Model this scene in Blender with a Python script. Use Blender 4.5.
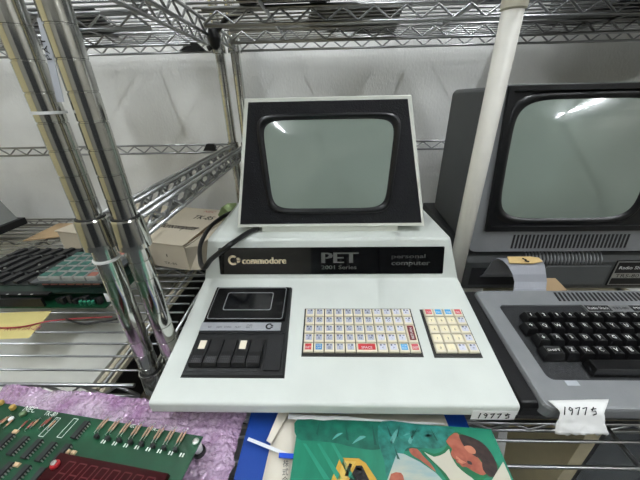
import bpy, bmesh, math, random
from mathutils import Vector, Matrix, noise
random.seed(7)
for o in list(bpy.data.objects): bpy.data.objects.remove(o)
S = bpy.context.scene
COL = S.collection
# ------------------------------------------------------------------ camera
F = 290.0; H = 0.362
AX = Vector((9600, -70, -290)).normalized()
AD = Vector((13, 590, F)); AD = (AD - AD.dot(AX) * AX).normalized()
AZ = -AD; AY = AZ.cross(AX)
RW = Matrix((AX, AY, AZ))                       # camera (x right, y down, z ahead) -> world
CAM = Vector((0, 0, H))
cd = bpy.data.cameras.new('camera'); cam = bpy.data.objects.new('camera', cd); COL.objects.link(cam)
cd.sensor_width = 36; cd.lens = F / 640 * 36; cd.clip_start = 0.01
m3 = Matrix((RW.col[0], -RW.col[1], -RW.col[2])).transposed()
cam.matrix_world = Matrix.Translation(CAM) @ m3.to_4x4()
S.camera = cam
# ------------------------------------------------------------------ world, exposure
w = bpy.data.worlds.new('world'); S.world = w; w.use_nodes = True
w.node_tree.nodes['Background'].inputs[0].default_value = (.8, .85, .9, 1)
w.node_tree.nodes['Background'].inputs[1].default_value = .05
S.view_settings.view_transform = 'Standard'; S.view_settings.look = 'None'
S.view_settings.gamma = 1; S.view_settings.use_curve_mapping = False
S.view_settings.exposure = 0.45
TUBE_POWER = 165.0

# pixel helpers: a pixel gives a direction, the surface it lies on gives the distance
def ray(px, py): return RW @ Vector((px - 320, py - 240, F))
def onz(px, py, z):
    d = ray(px, py); return CAM + d * ((z - H) / d.z)
def ony(px, py, y):
    d = ray(px, py); return CAM + d * (y / d.y)
# ------------------------------------------------------------------ materials
def lin(c):
    return tuple((v / 12.92 if v <= .04045 else ((v + .055) / 1.055) ** 2.4) for v in (x / 255 for x in c)) + (1,)
MATS = {}
def mat(name, rgb, rough=.5, metal=0, var=.06, scale=40, bump=0, bscale=300, coat=0, spec=.5, trans=0, emit=0, alpha=1, rgb2=None, stretch=None, ior=1.45):
    if name in MATS: return MATS[name]
    m = bpy.data.materials.new(name); m.use_nodes = True; nt = m.node_tree; b = nt.nodes['Principled BSDF']
    c = lin(rgb)
    tc = nt.nodes.new('ShaderNodeTexCoord'); src = tc.outputs['Object']
    if stretch:
        mp = nt.nodes.new('ShaderNodeMapping'); mp.inputs['Scale'].default_value = stretch
        nt.links.new(src, mp.inputs[0]); src = mp.outputs[0]
    if var or rgb2:
        n = nt.nodes.new('ShaderNodeTexNoise'); n.inputs['Scale'].default_value = scale; n.inputs['Detail'].default_value = 5
        nt.links.new(src, n.inputs['Vector'])
        r = nt.nodes.new('ShaderNodeValToRGB')
        lo = tuple(v * (1 - var) for v in c[:3]) + (1,); hi = lin(rgb2) if rgb2 else tuple(min(1, v * (1 + var)) for v in c[:3]) + (1,)
        r.color_ramp.elements[0].position = .3; r.color_ramp.elements[1].position = .7
        r.color_ramp.elements[0].color = lo; r.color_ramp.elements[1].color = hi
        nt.links.new(n.outputs['Fac'], r.inputs[0]); nt.links.new(r.outputs[0], b.inputs['Base Color'])
        if emit: nt.links.new(r.outputs[0], b.inputs['Emission Color'])
    else:
        b.inputs['Base Color'].default_value = c
        b.inputs['Emission Color'].default_value = c
    b.inputs['Roughness'].default_value = rough; b.inputs['Metallic'].default_value = metal
    b.inputs['Coat Weight'].default_value = coat; b.inputs['Coat Roughness'].default_value = .03
    b.inputs['Specular IOR Level'].default_value = spec; b.inputs['IOR'].default_value = ior
    b.inputs['Transmission Weight'].default_value = trans; b.inputs['Alpha'].default_value = alpha
    b.inputs['Emission Strength'].default_value = emit
    if bump:
        n2 = nt.nodes.new('ShaderNodeTexNoise'); n2.inputs['Scale'].default_value = bscale; n2.inputs['Detail'].default_value = 3
        nt.links.new(src, n2.inputs['Vector'])
        bp = nt.nodes.new('ShaderNodeBump'); bp.inputs['Strength'].default_value = bump; bp.inputs['Distance'].default_value = .002
        nt.links.new(n2.outputs['Fac'], bp.inputs['Height']); nt.links.new(bp.outputs[0], b.inputs['Normal'])
    MATS[name] = m; return m
CHROME = mat('chrome', (206, 206, 202), .13, 1, .03)
CHROME2 = mat('chrome_dull', (165, 166, 166), .3, 1, .08)
DARKWIRE = mat('wire_dark', (70, 70, 70), .35, .8, .1)
BLACK = mat('black_plastic', (16, 17, 18), .45, 0, .1, bump=.1, spec=.4)
BLACKG = mat('black_gloss', (6, 6, 7), .06, 0, .1, coat=1)
BLACKT = mat('black_textured', (15, 16, 20), .55, 0, .15, bump=.6, bscale=500, spec=.3)
PETW = mat('pet_white', (203, 208, 202), .5, 0, .05, 14, bump=.12, bscale=900)
PETR = mat('pet_rim_white', (226, 228, 218), .45, 0, .02)
CRT = mat('crt_glass', (134, 146, 137), .12, 0, .03, 6, coat=1, spec=.6)
SILVER = mat('silver_line', (170, 172, 172), .3, .7, .05)
SILVP = mat('silver_paint', (132, 134, 136), .42, .25, .05, bump=.08, bscale=700)
GREYD = mat('dark_grey_plastic', (64, 66, 66), .5, 0, .06, bump=.25, bscale=800)
PANELD = mat('dark_panel', (31, 32, 34), .55, 0, .12, bump=.3, bscale=800)
CREAMK = mat('key_cream', (226, 218, 196), .45, 0, .03)
PAPER = mat('white_paper', (228, 228, 226), .7, 0, .03, bump=.15, bscale=60)
INK = mat('ink', (20, 20, 22), .6, 0, 0)
GOLD = mat('pale_gold', (226, 210, 178), .35, .3, .03)
DIMS = mat('dim_silver', (92, 92, 90), .4, .3, .05)
PCBG = mat('pcb_green', (8, 54, 30), .35, 0, .25, 25, rgb2=(12, 70, 44), coat=.15)
ICB = mat('ic_black', (34, 34, 36), .5, 0, .15)
WHITEP = mat('white_plastic', (222, 222, 220), .4, 0, .02)
# ------------------------------------------------------------------ mesh builder
class MB:
    def __init__(s): s.v = []; s.f = []; s.mi = []; s.sm = []
    def quad(s, pts, mi=0, smooth=False):
        i = len(s.v); s.v += [tuple(p) for p in pts]; s.f.append(tuple(range(i, i + len(pts)))); s.mi.append(mi); s.sm.append(smooth)
    def hexa(s, b, t, mi=0):       # b: 4 bottom points ccw from above, t: 4 top points
        i = len(s.v); s.v += [tuple(p) for p in list(b) + list(t)]
        for q in ((3, 2, 1, 0), (4, 5, 6, 7), (0, 1, 5, 4), (1, 2, 6, 5), (2, 3, 7, 6), (3, 0, 4, 7)):
            s.f.append(tuple(i + k for k in q)); s.mi.append(mi); s.sm.append(False)
        return s
    def box(s, a, b, mi=0):
        (x0, y0, z0), (x1, y1, z1) = a, b
        return s.hexa([(x0, y0, z0), (x1, y0, z0), (x1, y1, z0), (x0, y1, z0)], [(x0, y0, z1), (x1, y0, z1), (x1, y1, z1), (x0, y1, z1)], mi)
    def fbox(s, fr, x0, y0, h0, x1, y1, h1, mi=0, ins=0):
        return s.hexa([fr(x0, y0, h0), fr(x1, y0, h0), fr(x1, y1, h0), fr(x0, y1, h0)],
                      [fr(x0 + ins, y0 + ins, h1), fr(x1 - ins, y0 + ins, h1), fr(x1 - ins, y1 - ins, h1), fr(x0 + ins, y1 - ins, h1)], mi)
    def loft(s, rings, mi=0, cap0=False, cap1=False, closed=True, smooth=False):
        i = len(s.v); n = len(rings[0])
        for r in rings: s.v += [tuple(p) for p in r]
        for k in range(len(rings) - 1):
            for j in range(n if closed else n - 1):
                j2 = (j + 1) % n
                s.f.append((i + k * n + j, i + k * n + j2, i + (k + 1) * n + j2, i + (k + 1) * n + j)); s.mi.append(mi); s.sm.append(smooth)
        if cap0: s.f.append(tuple(i + j for j in reversed(range(n)))); s.mi.append(mi); s.sm.append(False)
        if cap1: s.f.append(tuple(i + (len(rings) - 1) * n + j for j in range(n))); s.mi.append(mi); s.sm.append(False)
        return s
    def tube(s, pts, r, n=6, mi=0, cap=True, rs=None):
        pts = [Vector(p) for p in pts]; rings = []
        up = None
        for k, p in enumerate(pts):
            d = (pts[min(k + 1, len(pts) - 1)] - pts[max(k - 1, 0)]).normalized()
            if up is None: up = Vector((0, 0, 1)) if abs(d.z) < .9 else Vector((0, 1, 0))
            a = d.cross(up).normalized(); up = a.cross(d).normalized()
            rr = rs[k] if rs else r
            rings.append([p + (a * math.cos(t) + up * math.sin(t)) * rr for t in (2 * math.pi * q / n for q in range(n))])
        return s.loft(rings, mi, cap, cap, smooth=True)
    def lathe(s, base, prof, n=20, mi=0, ax=None, smooth=True):     # prof: (r, z)
        b = Vector(base); rings = []
        q = Vector((0, 0, 1)).rotation_difference(Vector(ax)) if ax else None
        for r, z in prof:
            ring = []
            for k in range(n):
                p = Vector((r * math.cos(2 * math.pi * k / n), r * math.sin(2 * math.pi * k / n), z))
                if q: p = q @ p
                ring.append(b + p)
            rings.append(ring)
        for k in range(len(rings) - 1): s.loft(rings[k:k + 2], mi, k == 0, k == len(rings) - 2, smooth=smooth)
        return s
    def prism(s, poly, d, mi=0):    # poly: 3d points, d: extrusion vector
        d = Vector(d); return s.loft([[Vector(p) for p in poly], [Vector(p) + d for p in poly]], mi, True, True)
    def mesh(s, name, mats):
        me = bpy.data.meshes.new(name); me.from_pydata(s.v, [], s.f)
        for m in (mats if isinstance(mats, (list, tuple)) else [mats]): me.materials.append(m)
        me.polygons.foreach_set('material_index', s.mi); me.polygons.foreach_set('use_smooth', s.sm)
        bm = bmesh.new(); bm.from_mesh(me); bmesh.ops.recalc_face_normals(bm, faces=bm.faces); bm.to_mesh(me); bm.free()
        me.update(); return me
    def build(s, name, mats, parent=None):
        return link(name, s.mesh(name, mats), parent)
def link(name, me, parent=None, loc=None, world=True):
    o = bpy.data.objects.new(name, me); COL.objects.link(o)
    if parent:
        o.parent = parent
        if world and parent.type == 'EMPTY': o.matrix_parent_inverse = Matrix.Translation(-parent.location)
    if loc is not None: o.location = loc
    return o
def tag(o, label, cat, group=None):
    o['label'] = label; o['category'] = cat
    if group: o['group'] = group
    return o
def thing(name, label, cat, loc=(0, 0, 0), group=None):
    o = bpy.data.objects.new(name, None); COL.objects.link(o); o.location = loc; o.empty_display_size = .05
    return tag(o, label, cat, group)
def struct(o): o['kind'] = 'structure'; return o
class Frame:
    def __init__(s, O, ux, uy):
        s.O = Vector(O); s.ux = Vector(ux).normalized(); s.uy = Vector(uy).normalized(); s.n = s.ux.cross(s.uy).normalized()
    def __call__(s, x, y, h=0): return s.O + s.ux * x + s.uy * y + s.n * h
    def px(s, px, py, h=0):         # pixel -> (x, y) in the frame plane raised by h
        d = ray(px, py); P = s.O + s.n * h; t = (P - CAM).dot(s.n) / d.dot(s.n); q = CAM + d * t - P
        return q.dot(s.ux), q.dot(s.uy)
    def mw(s, x, y, h=0):
        M = Matrix((s.ux, s.uy, s.n)).transposed().to_4x4(); M.translation = s(x, y, h); return M
def rrect(x0, y0, x1, y1, r, n=6):
    pts = []
    for cx, cy, a0 in ((x1 - r, y0 + r, -90), (x1 - r, y1 - r, 0), (x0 + r, y1 - r, 90), (x0 + r, y0 + r, 180)):
        for k in range(n + 1):
            a = math.radians(a0 + 90 * k / n); pts.append((cx + r * math.cos(a), cy + r * math.sin(a)))
    return pts
def blob2d(cx, cy, hw, hh, e=4.0, n=48):      # superellipse
    out = []
    for k in range(n):
        a = 2 * math.pi * k / n; c, s_ = math.cos(a), math.sin(a)
        out.append((cx + hw * math.copysign(abs(c) ** (2 / e), c), cy + hh * math.copysign(abs(s_) ** (2 / e), s_)))
    return out
def shade(me, ang=None):
    for p in me.polygons: p.use_smooth = True
def bevel(o, wd, seg=2):
    b = o.modifiers.new('bevel', 'BEVEL'); b.width = wd; b.segments = seg; b.limit_method = 'ANGLE'; b.angle_limit = math.radians(35); return o
# text: flat lettering fitted into a box of a frame
def text_mesh(body):
    c = bpy.data.curves.new('t', 'FONT'); c.body = body; c.resolution_u = 2
    o = bpy.data.objects.new('t', c); COL.objects.link(o)
    bpy.context.view_layer.update()
    me = bpy.data.meshes.new_from_object(o.evaluated_get(bpy.context.evaluated_depsgraph_get()))
    bpy.data.objects.remove(o); bpy.data.curves.remove(c); return me
TXT = {}
def text_data(body, wd, ht, m):
    k = (body, round(wd, 5), round(ht, 5), m.name)
    if k in TXT: return TXT[k]
    me = text_mesh(body); xs = [v.co.x for v in me.vertices]; ys = [v.co.y for v in me.vertices]
    if not xs: xs = [0, 1]; ys = [0, 1]
    x0, x1, y0, y1 = min(xs), max(xs), min(ys), max(ys)
    if len(body) == 1 and ord(body) < 0x2000:        # single characters keep their own shape
        f = ht / .70
        for v in me.vertices: v.co = ((v.co.x - (x0 + x1) / 2) * f + wd / 2, v.co.y * f, 0)
    else:
      for v in me.vertices: v.co = ((v.co.x - x0) / max(1e-6, x1 - x0) * wd, (v.co.y - y0) / max(1e-6, y1 - y0) * ht, 0)
    me.materials.clear(); me.materials.append(m); TXT[k] = me; return me
def text(name, body, fr, x, y, wd, ht, m, parent, h=.0004):
    o = link(name, text_data(body, wd, ht, m), None)
    o.parent = parent
    if parent is None: o.matrix_world = fr.mw(x, y, h); return o
    o.matrix_basis = (Matrix.Translation(-parent.location) if parent.type == 'EMPTY' else Matrix.Identity(4)) @ fr.mw(x, y, h)
    return o
def strokes(name, lines, fr, x, y, sc, r, m, parent, h=.0006, sx=None):
    b = MB()
    for L in lines: b.tube([fr(x + p[0] * (sx or sc), y + p[1] * sc, h) for p in L], r, 5)
    return b.build(name, m, parent)
HAND = [[(0, 1), (-.1, .0)],                                                        # 1
        [(.9, .75), (.6, .95), (.45, .7), (.65, .5), (.9, .75), (.85, .35), (.75, 0)],  # 9
        [(1.25, .8), (1.75, .95), (1.6, .4), (1.5, 0)], [(2.1, .8), (2.6, .95), (2.45, .4), (2.35, 0)],  # 77
        [(3.1, .7), (3.7, .8)], [(3.4, 1), (3.2, .5), (3.65, .5), (3.7, .15), (3.3, 0)]]                 # 5
# ------------------------------------------------------------------ room
WALL = mat('wallpaper', (234, 234, 230), .85, 0, .05, 9, bump=.8, bscale=170, rgb2=(240, 240, 236), stretch=(1, 1, .6))
ROOMW = mat('room_paint', (170, 167, 158), .8, 0, .04, 3)
ROOMC = mat('room_cream', (214, 202, 160), .8, 0, .04, 3)
CEILM = mat('ceiling_tile', (176, 176, 172), .9, 0, .04, 3)
FLOORM = mat('floor_vinyl', (96, 98, 100), .5, 0, .1, 4)
def slab(name, a, b, m): return struct(MB().box(a, b).build(name, m))
FZ, CZ, WY = -.95, 1.92, .965
slab('wall_back', (-3.0, WY, FZ), (3.0, WY + .1, CZ), WALL)
slab('wall_left', (-3.1, -3.6, FZ), (-3.0, WY + .1, CZ), ROOMC)
slab('wall_right', (3.0, -3.6, FZ), (3.1, WY + .1, CZ), ROOMW)
slab('wall_front', (-3.1, -3.7, FZ), (3.1, -3.6, CZ), mat('room_light_panel', (172, 170, 162), .7, 0, .06, 3))
slab('floor', (-3.1, -3.7, FZ - .1), (3.1, WY + .1, FZ), FLOORM)
slab('ceiling', (-3.1, -3.7, CZ), (3.1, WY + .1, CZ + .1), CEILM)
TUBE = mat('tube_glow', (245, 250, 255), .5, 0, 0, emit=TUBE_POWER)
for i, (x, y) in enumerate(((-.76, -.15), (.8, -.1), (2.35, -1.5), (-.76, -2.2))):
    t = thing('ceiling_light', 'white single tube fluorescent light on the ceiling over the aisle', 'ceiling light', (x, y, CZ), 'fluorescent lights on the ceiling')
    MB().hexa([(x - .06, y - .62, CZ - .05), (x + .06, y - .62, CZ - .05), (x + .06, y + .62, CZ - .05), (x - .06, y + .62, CZ - .05)],
              [(x - .11, y - .63, CZ), (x + .11, y - .63, CZ), (x + .11, y + .63, CZ), (x - .11, y + .63, CZ)]).build('housing', WHITEP, t)
    for s in (0,):
        MB().tube([(x + s * .05, y - .58, CZ - .075), (x + s * .05, y + .58, CZ - .075)], .011, 10).build('tube', TUBE, t)
        for e in (-1, 1): MB().box((x + s * .05 - .012, y + e * .585 - .01, CZ - .09), (x + s * .05 + .012, y + e * .585 + .01, CZ - .04)).build('lamp_holder', WHITEP, t)
CABM = mat('cabinet_grey', (58, 60, 62), .5, 0, .05)  # unseen cabinets, added only to darken reflections in name plate and posts
for k, lab in enumerate(('dark grey steel cabinet on the wall across the aisle, standing at the row\'s open end', 'added dark grey cabinet for reflections, between two others', 'added dark grey cabinet for reflections, nearest the side wall')):
    x = -.25 + k * .95; t = thing('reflection_cabinet', lab, 'cabinet', (x + .46, -3.38, FZ), 'cabinets added for reflections')
    MB().box((x, -3.59, FZ), (x + .93, -3.16, FZ + 1.95)).build('body', CABM, t)
    for d in (0, 1):
        dr = MB().box((x + .01 + d * .46, -3.16, FZ + .08), (x + .46 + d * .46, -3.14, FZ + 1.93)).build('door', CABM, t)
        MB().box((x + .40 + d * .10, -3.14, FZ + .95), (x + .43 + d * .10, -3.12, FZ + 1.08)).build('handle', CHROME2, dr)
# ------------------------------------------------------------------ wire racks
def truss(b, p, q, hgt=.026, r=.0031, pitch=.052, mi=0):
    p = Vector(p); q = Vector(q); d = q - p; L = d.length; n = max(2, int(L / pitch)); dz = Vector((0, 0, hgt))
    b.tube([p - Vector((0, 0, r)), q - Vector((0, 0, r))], r, 6, mi); b.tube([p - dz, q - dz], r, 6, mi)
    pts = []
    for k in range(n * 2 + 1):
        pts.append(p + d * (k / (2 * n)) - (Vector((0, 0, r * 1.6)) if k % 2 else dz - Vector((0, 0, r * .6))))
    b.tube(pts, .0024, 5, mi)
def post_mesh(h):
    prof = [(.0127, 0)]; z = .0254
    while z < h:
        prof += [(.0127, z - .0009), (.0119, z - .0005), (.0119, z + .0005), (.0127, z + .0009)]; z += .0254
    prof.append((.0127, h)); b = MB()
    for k in range(len(prof) - 1):
        b.loft([[(r * math.cos(2 * math.pi * q / 24), r * math.sin(2 * math.pi * q / 24), z) for q in range(24)] for r, z in prof[k:k + 2]], 0, k == 0, k == len(prof) - 2, smooth=True)
    return b.mesh('post', CHROME)
COLLAR = MB().lathe((0, 0, 0), [(.0133, -.035), (.0180, -.034), (.0179, -.028), (.0166, 0), (.0158, .002), (.0133, .002)], 20).mesh('collar', CHROME)
RING = MB().lathe((0, 0, 0), [(.0128, 0), (.0150, 0), (.0148, .001), (.0128, .0012)], 20).mesh('collar_ring', BLACK)
POSTM = post_mesh(2.2)
def wire_rack(label, fl, fr_, bl, br, shelves, frames, group, inner=(), braces=(), ys=None):
    t = thing('wire_rack', label, 'shelving rack', ((fl[0] + br[0]) / 2, (fl[1] + br[1]) / 2, FZ), group)
    for p in (fl, fr_, bl, br):
        po = link('post', POSTM, t, (p[0], p[1], FZ))
        for z in list(shelves) + list(frames):
            c = link('collar', COLLAR, po, (0, 0, z - FZ)); link('collar_ring', RING, po, (0, 0, z - FZ + .002))
    def sides(y):
        k = (y - fl[1]) / (bl[1] - fl[1]); return fl[0] + (bl[0] - fl[0]) * k + .006, fr_[0] + (br[0] - fr_[0]) * k - .006
    yf, yb = fl[1] - .0235, bl[1] + .0235
    for z in shelves:
        b = MB()
        truss(b, (fl[0] + .012, yf, z), (fr_[0] - .012, yf, z)); truss(b, (bl[0] + .012, yb, z), (br[0] - .012, yb, z))
        for (a, c) in ((fl, bl), (fr_, br)): truss(b, (a[0], a[1] + .012, z), (c[0], c[1] - .012, z))
        for y in inner:
            s = sides(y); truss(b, (s[0] + .02, y, z - .004), (s[1] - .02, y, z - .004))
        for x in (braces if z else [q for q in braces if q != -.5] + [-.33 if bl[0] < -1 else .6]): b.tube([(x, yf, z - .007), (x, yb, z - .007)], .0034, 6)
        sh = b.build('shelf', CHROME2, t)
        y = yf + .0245
        me = None
        while y < yb - .012:
            s = sides(y)
            if me is None: me = MB().tube([(0, 0, 0), (1, 0, 0)], .0019, 6).mesh('wire', CHROME2)
            wv = link('wire', me, sh, (s[0], y, z - .0019)); wv.scale = (s[1] - s[0], 1, 1)
            y += .0262
    for z in frames:
        b = MB(); truss(b, (bl[0] + .012, yb - .02, z), (br[0] - .012, yb - .02, z))
        for (a, c) in ((fl, bl), (fr_, br)):
            dx = .004
            truss(b, (a[0] - dx, a[1] + .012, z), (c[0] - dx, c[1] - .012, z)); truss(b, (a[0] + dx * 2.2, a[1] + .012, z), (c[0] + dx * 2.2, c[1] - .012, z))
        b.build('side_and_back_frame', CHROME2, t)
    return t
YF, YB = .298, .90
LP, RP = -.268, -.2275
wire_rack('chrome wire rack holding circuit boards and a carton', (-1.46, YF), (LP, YF), (-1.48, YB), (-.285, YB), (0, .505, -.36), (.244,), 'chrome wire racks', (.77, .6), (-1.2, -.85, -.5))
wire_rack('chrome wire rack holding the two computers', (RP, YF), (1.02, YF), (-.2435, YB), (1.02, YB), (0, .505, -.36), (.244,), 'chrome wire racks', (.77, .6), (-.105, .25, .6))
# narrow rack pushed against the front of the two big ones
def front_rack():
    t = thing('wire_cart', 'narrow wire cart in front of the racks, holding booklet and circuit board', 'shelving cart', (.1, .1, FZ))
    x0, x1, y0, y1 = -.62, .95, -.05, .247
    for p in ((x0, y0 + .02), (x1, y0 + .02)): 
        link('post', bpy.data.meshes.get('cart_post') or MB().lathe((0, 0, 0), [(.0127, 0), (.0127, -FZ - .002)], 16).mesh('cart_post', CHROME), t, (p[0], p[1], FZ))
    for p in ((x0, y1 - .015), (x1, y1 - .015)): link('post', bpy.data.meshes['cart_post'], t, (p[0], p[1], FZ))
    b = MB(); truss(b, (x0, y0, 0), (x1, y0, 0)); truss(b, (x0, y1, -.03), (x1, y1, -.03), .02)
    for x in (x0, x1): truss(b, (x, y0, -.002), (x, y1, -.002))
    for x in (-.3, .0, .338, .7): b.tube([(x, y0, -.0075), (x, y1, -.0075), (x, y1, -.03)], .0028, 6)
    sh = b.build('shelf', CHROME2, t)
    me = MB().tube([(x0, 0, 0), (x1, 0, 0)], .0021, 6).mesh('cart_wire', CHROME2)
    for y in (.2262, .2058, .1792, .155, .13, .105, .08, .055, .03, .005, -.02): link('wire', me, sh, (0, y, -.0021))
front_rack()
# white plastic-covered pole between the computers
t = thing('support_pole', 'slim white round pole standing between the two computers', 'pole', (.2335, .46, 0))
MB().lathe((.2335, .46, 0), [(.0131, .001), (.0131, .463)], 24).build('shaft', mat('pole_cream', (214, 211, 202), .45, 0, .04), t)
MB().lathe((.2335, .46, .455), [(.0133, 0), (.0152, .002), (.0155, .02), (.0133, .022)], 24).build('end_collar', mat('collar_cream', (206, 200, 182), .45, 0, .03), t)
MB().lathe((.2335, .46, 0), [(.0133, .0), (.0165, .0), (.0165, .018), (.0133, .02)], 24).build('foot_cap', mat('collar_cream', (0, 0, 0)), t)

# ------------------------------------------------------------------ white all-in-one computer
def white_computer():
    T = thing('vintage_computer', 'white all-in-one computer with built-in cassette deck and small colourful keys', 'computer', (0, .42, 0))
    W0 = -.2085; W1 = .2105
    D = Frame((0, .213, .052), (1, 0, 0), (0, .191, .040)); DL = .1951
    # lower pan
    pan = MB().hexa([(-.19, .24, .001), (.192, .24, .001), (.19, .64, .001), (-.188, .64, .001)], [(-.2, .232, .037), (.202, .232, .037), (.199, .655, .037), (-.197, .655, .037)]).build('base_pan', mat('pan_white', (200, 204, 198), .5, 0, .04), T)
    # upper case: profile sections (y, z) with half widths
    prof = [(.2125, .0345, 0), (.2105, .037, 0), (.2105, .050, 0), (.2125, .0525, 0), (.404, .092, 0), (.4205, .1545, 1), (.4245, .1572, 1), (.60, .159, 2), (.66, .12, 2), (.665, .036, 2)]
    def wx(k): return {0: (W0, W1), 1: (-.1985, .1945), 2: (-.198, .186)}[k]
    b = MB()
    Lr = [Vector((wx(k)[0], y, z)) for y, z, k in prof]; Rr = [Vector((wx(k)[1], y, z)) for y, z, k in prof]
    b.loft([Lr, Rr], closed=True, cap0=True, cap1=True)
    case = bevel(b.build('case', PETW, T), .0025)
    # name plate
    P = Frame((0, .404, .092), (1, 0, 0), (0, .0165, .0625))
    b = MB(); ol = rrect(-.1815, .008, .1855, .0535, .002, 3)
    b.prism([P(x, y, -.001) for x, y in ol], P.n * .002); npl = b.build('name_plate', BLACKG, T); npl['label'] = 'glossy black name plate'
    h = .0014
    b = MB()        # round C mark with flag
    ring = []
    cx, cy = -.158, .0325
    for k in range(17):
        a = math.radians(50 + 260 * k / 16); ring.append((math.cos(a), math.sin(a)))
    for k in range(16):
        q = [P(cx + ring[k][0] * .0085, cy + ring[k][1] * .0085, h), P(cx + ring[k + 1][0] * .0085, cy + ring[k + 1][1] * .0085, h), P(cx + ring[k + 1][0] * .0048, cy + ring[k + 1][1] * .0048, h), P(cx + ring[k][0] * .0048, cy + ring[k][1] * .0048, h)]
        b.quad(q)
    b.quad([P(cx + .0062, cy + .0006, h), P(cx + .0125, cy + .0006, h), P(cx + .0102, cy + .0042, h), P(cx + .0062, cy + .0042, h)])
    b.quad([P(cx + .0062, cy - .0042, h), P(cx + .0102, cy - .0042, h), P(cx + .0125, cy - .0006, h), P(cx + .0062, cy - .0006, h)])
    b.build('emblem', GOLD, npl)
    def bold(body, x, y, wd, ht, m, n=2, d=.0005):
        for k in range(n): text('lettering', body, P, x + k * d, y, wd, ht, m, npl, h)
    bold('commodore', -.1435, .0262, .072, .0112, GOLD, 5, .0004)
    bold('PET', -.0125, .0270, .058, .0175, DIMS, 4, .0009)
    bold('2001 Series', -.0125, .0165, .057, .0065, DIMS)
    bold('personal', .1015, .0325, .054, .0085, DIMS)
    bold('computer', .1015, .0205, .062, .0085, DIMS)
    # ---- cassette deck
    ck = MB(); h0 = -.001
    ck.loft([[D(*p, h0) for p in ((-.1835, .0265), (-.054, .0265), (-.0585, .1725), (-.1805, .1725))], [D(*p, .0045) for p in ((-.1805, .0290), (-.0570, .0290), (-.0605, .1715), (-.1790, .1715))]], cap0=True, cap1=True)
    deck = ck.build('cassette_deck', mat('deck_black', (18, 19, 20), .5, 0, .1, bump=.3, bscale=700, spec=.35), T); deck['label'] = 'black built-in cassette deck with five piano keys'
    b = MB(); b.fbox(D, -.1795, .106, .003, -.0625, .1705, .0075, 0, .0015); lid = b.build('cassette_lid', mat('lid_black', (9, 9, 10), .25, 0, .1, spec=.35), deck)
    def outline(pts, wd, m, name, par, hh):
        b = MB(); n = len(pts)
        c = (sum(p[0] for p in pts) / n, sum(p[1] for p in pts) / n)
        inn = [(p[0] + math.copysign(wd, c[0] - p[0]), p[1] + math.copysign(wd, c[1] - p[1])) for p in pts]
        b.loft([[D(*p, hh) for p in pts], [D(*p, hh + .0004) for p in pts], [D(*p, hh + .0004) for p in inn], [D(*p, hh) for p in inn]], smooth=False)
        return b.build(name, m, par)
    outline(rrect(-.1755, .1085, -.0665, .168, .003, 3), .0009, SILVER, 'lid_trim', lid, .0075)
    outline(rrect(-.157, .124, -.0855, .158, .003, 3), .0011, SILVER, 'window_trim', lid, .0075)
    b = MB(); b.prism([D(x, y, .0072) for x, y in rrect(-.1555, .1255, -.087, .1565, .002, 3)], D.n * .0006)
    b.build('lid_window', mat('smoked_glass', (14, 15, 17), .1, 0, .5, 60, spec=.45), lid)
    b = MB(); b.fbox(D, -.1800, .0905, .003, -.0675, .1035, .0062); st = b.build('label_strip', mat('strip_silver', (176, 178, 184), .35, .5, .03), deck)
    for tx, x0, x1 in (('REC.', -.170, -.165), ('REW.', -.158, -.150), ('F.FWD.', -.147, -.137), ('PLAY', -.132, -.124), ('STOP/\nEJECT', -.1165, -.108)):
        text('lettering', tx, D, x0 + .001, .0945 if '\n' not in tx else .0935, x1 - x0, .0025 if '\n' not in tx else .0065, INK, st, .0065)
    b = MB(); cx, cy = -.0835, .097
    for k in range(12):
        a, a2 = [math.radians(50 + 260 * q / 12) for q in (k, k + 1)]
        b.quad([D(cx + math.cos(a) * .0052, cy + math.sin(a) * .005, .0066), D(cx + math.cos(a2) * .0052, cy + math.sin(a2) * .005, .0066), D(cx + math.cos(a2) * .0028, cy + math.sin(a2) * .0027, .0066), D(cx + math.cos(a) * .0028, cy + math.sin(a) * .0027, .0066)])
    b.quad([D(cx + .002, cy + .0004, .0066), D(cx + .006, cy + .0004, .0066), D(cx + .0045, cy + .0026, .0066), D(cx + .002, cy + .0026, .0066)])
    b.quad([D(cx + .002, cy - .0026, .0066), D(cx + .0045, cy - .0026, .0066), D(cx + .006, cy - .0004, .0066), D(cx + .002, cy - .0004, .0066)])
    b.build('emblem', INK, st)
    # key well and piano keys
    b = MB(); b.fbox(D, -.176, .0335, .0042, -.0835, .0790, .0052); b.build('key_well', mat('well_black', (14, 15, 16), .4, 0, .1), deck)
    b = MB(); b.fbox(D, -.0815, .0335, .0040, -.0605, .0850, .0068, 0, .0008); b.build('side_panel', mat('deck_black', (0, 0, 0)), deck)
    b = MB(); b.fbox(D, -.1795, .0862, .0038, -.0610, .0892, .0058); b.build('ridge', mat('deck_black', (0, 0, 0)), deck)
    for k in range(5):
        x0 = -.1742 + k * .0178; x1 = x0 + .0165
        b = MB()
        pr = [(.0755, .005), (.0755, .0085), (.0570, .0098), (.0500, .0120), (.0400, .0125), (.0375, .0085), (.0375, .005)]
        b.loft([[D(x0, y, z) for y, z in pr], [D(x1, y, z) for y, z in pr]], cap0=True, cap1=True)
        ky = b.build('piano_key', mat('key_black', (20, 20, 21), .35, 0, .1), deck)
        b = MB()
        for r_ in range(3):
            for c_ in range(5): b.fbox(D, x0 + .003 + c_ * .0024, .0418 + r_ * .003, .0118, x0 + .0042 + c_ * .0024, .0432 + r_ * .003, .0128)
        b.build('grip_dots', mat('key_dots', (60, 60, 62), .4), ky)
        if k in (0, 3):
            b = MB(); b.fbox(D, x0 + .004, .0605, .0085, x0 + .0125, .0725, .0102); i_ = b.build('key_insert', CREAMK, ky); i_['label'] = 'cream insert'
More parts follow.
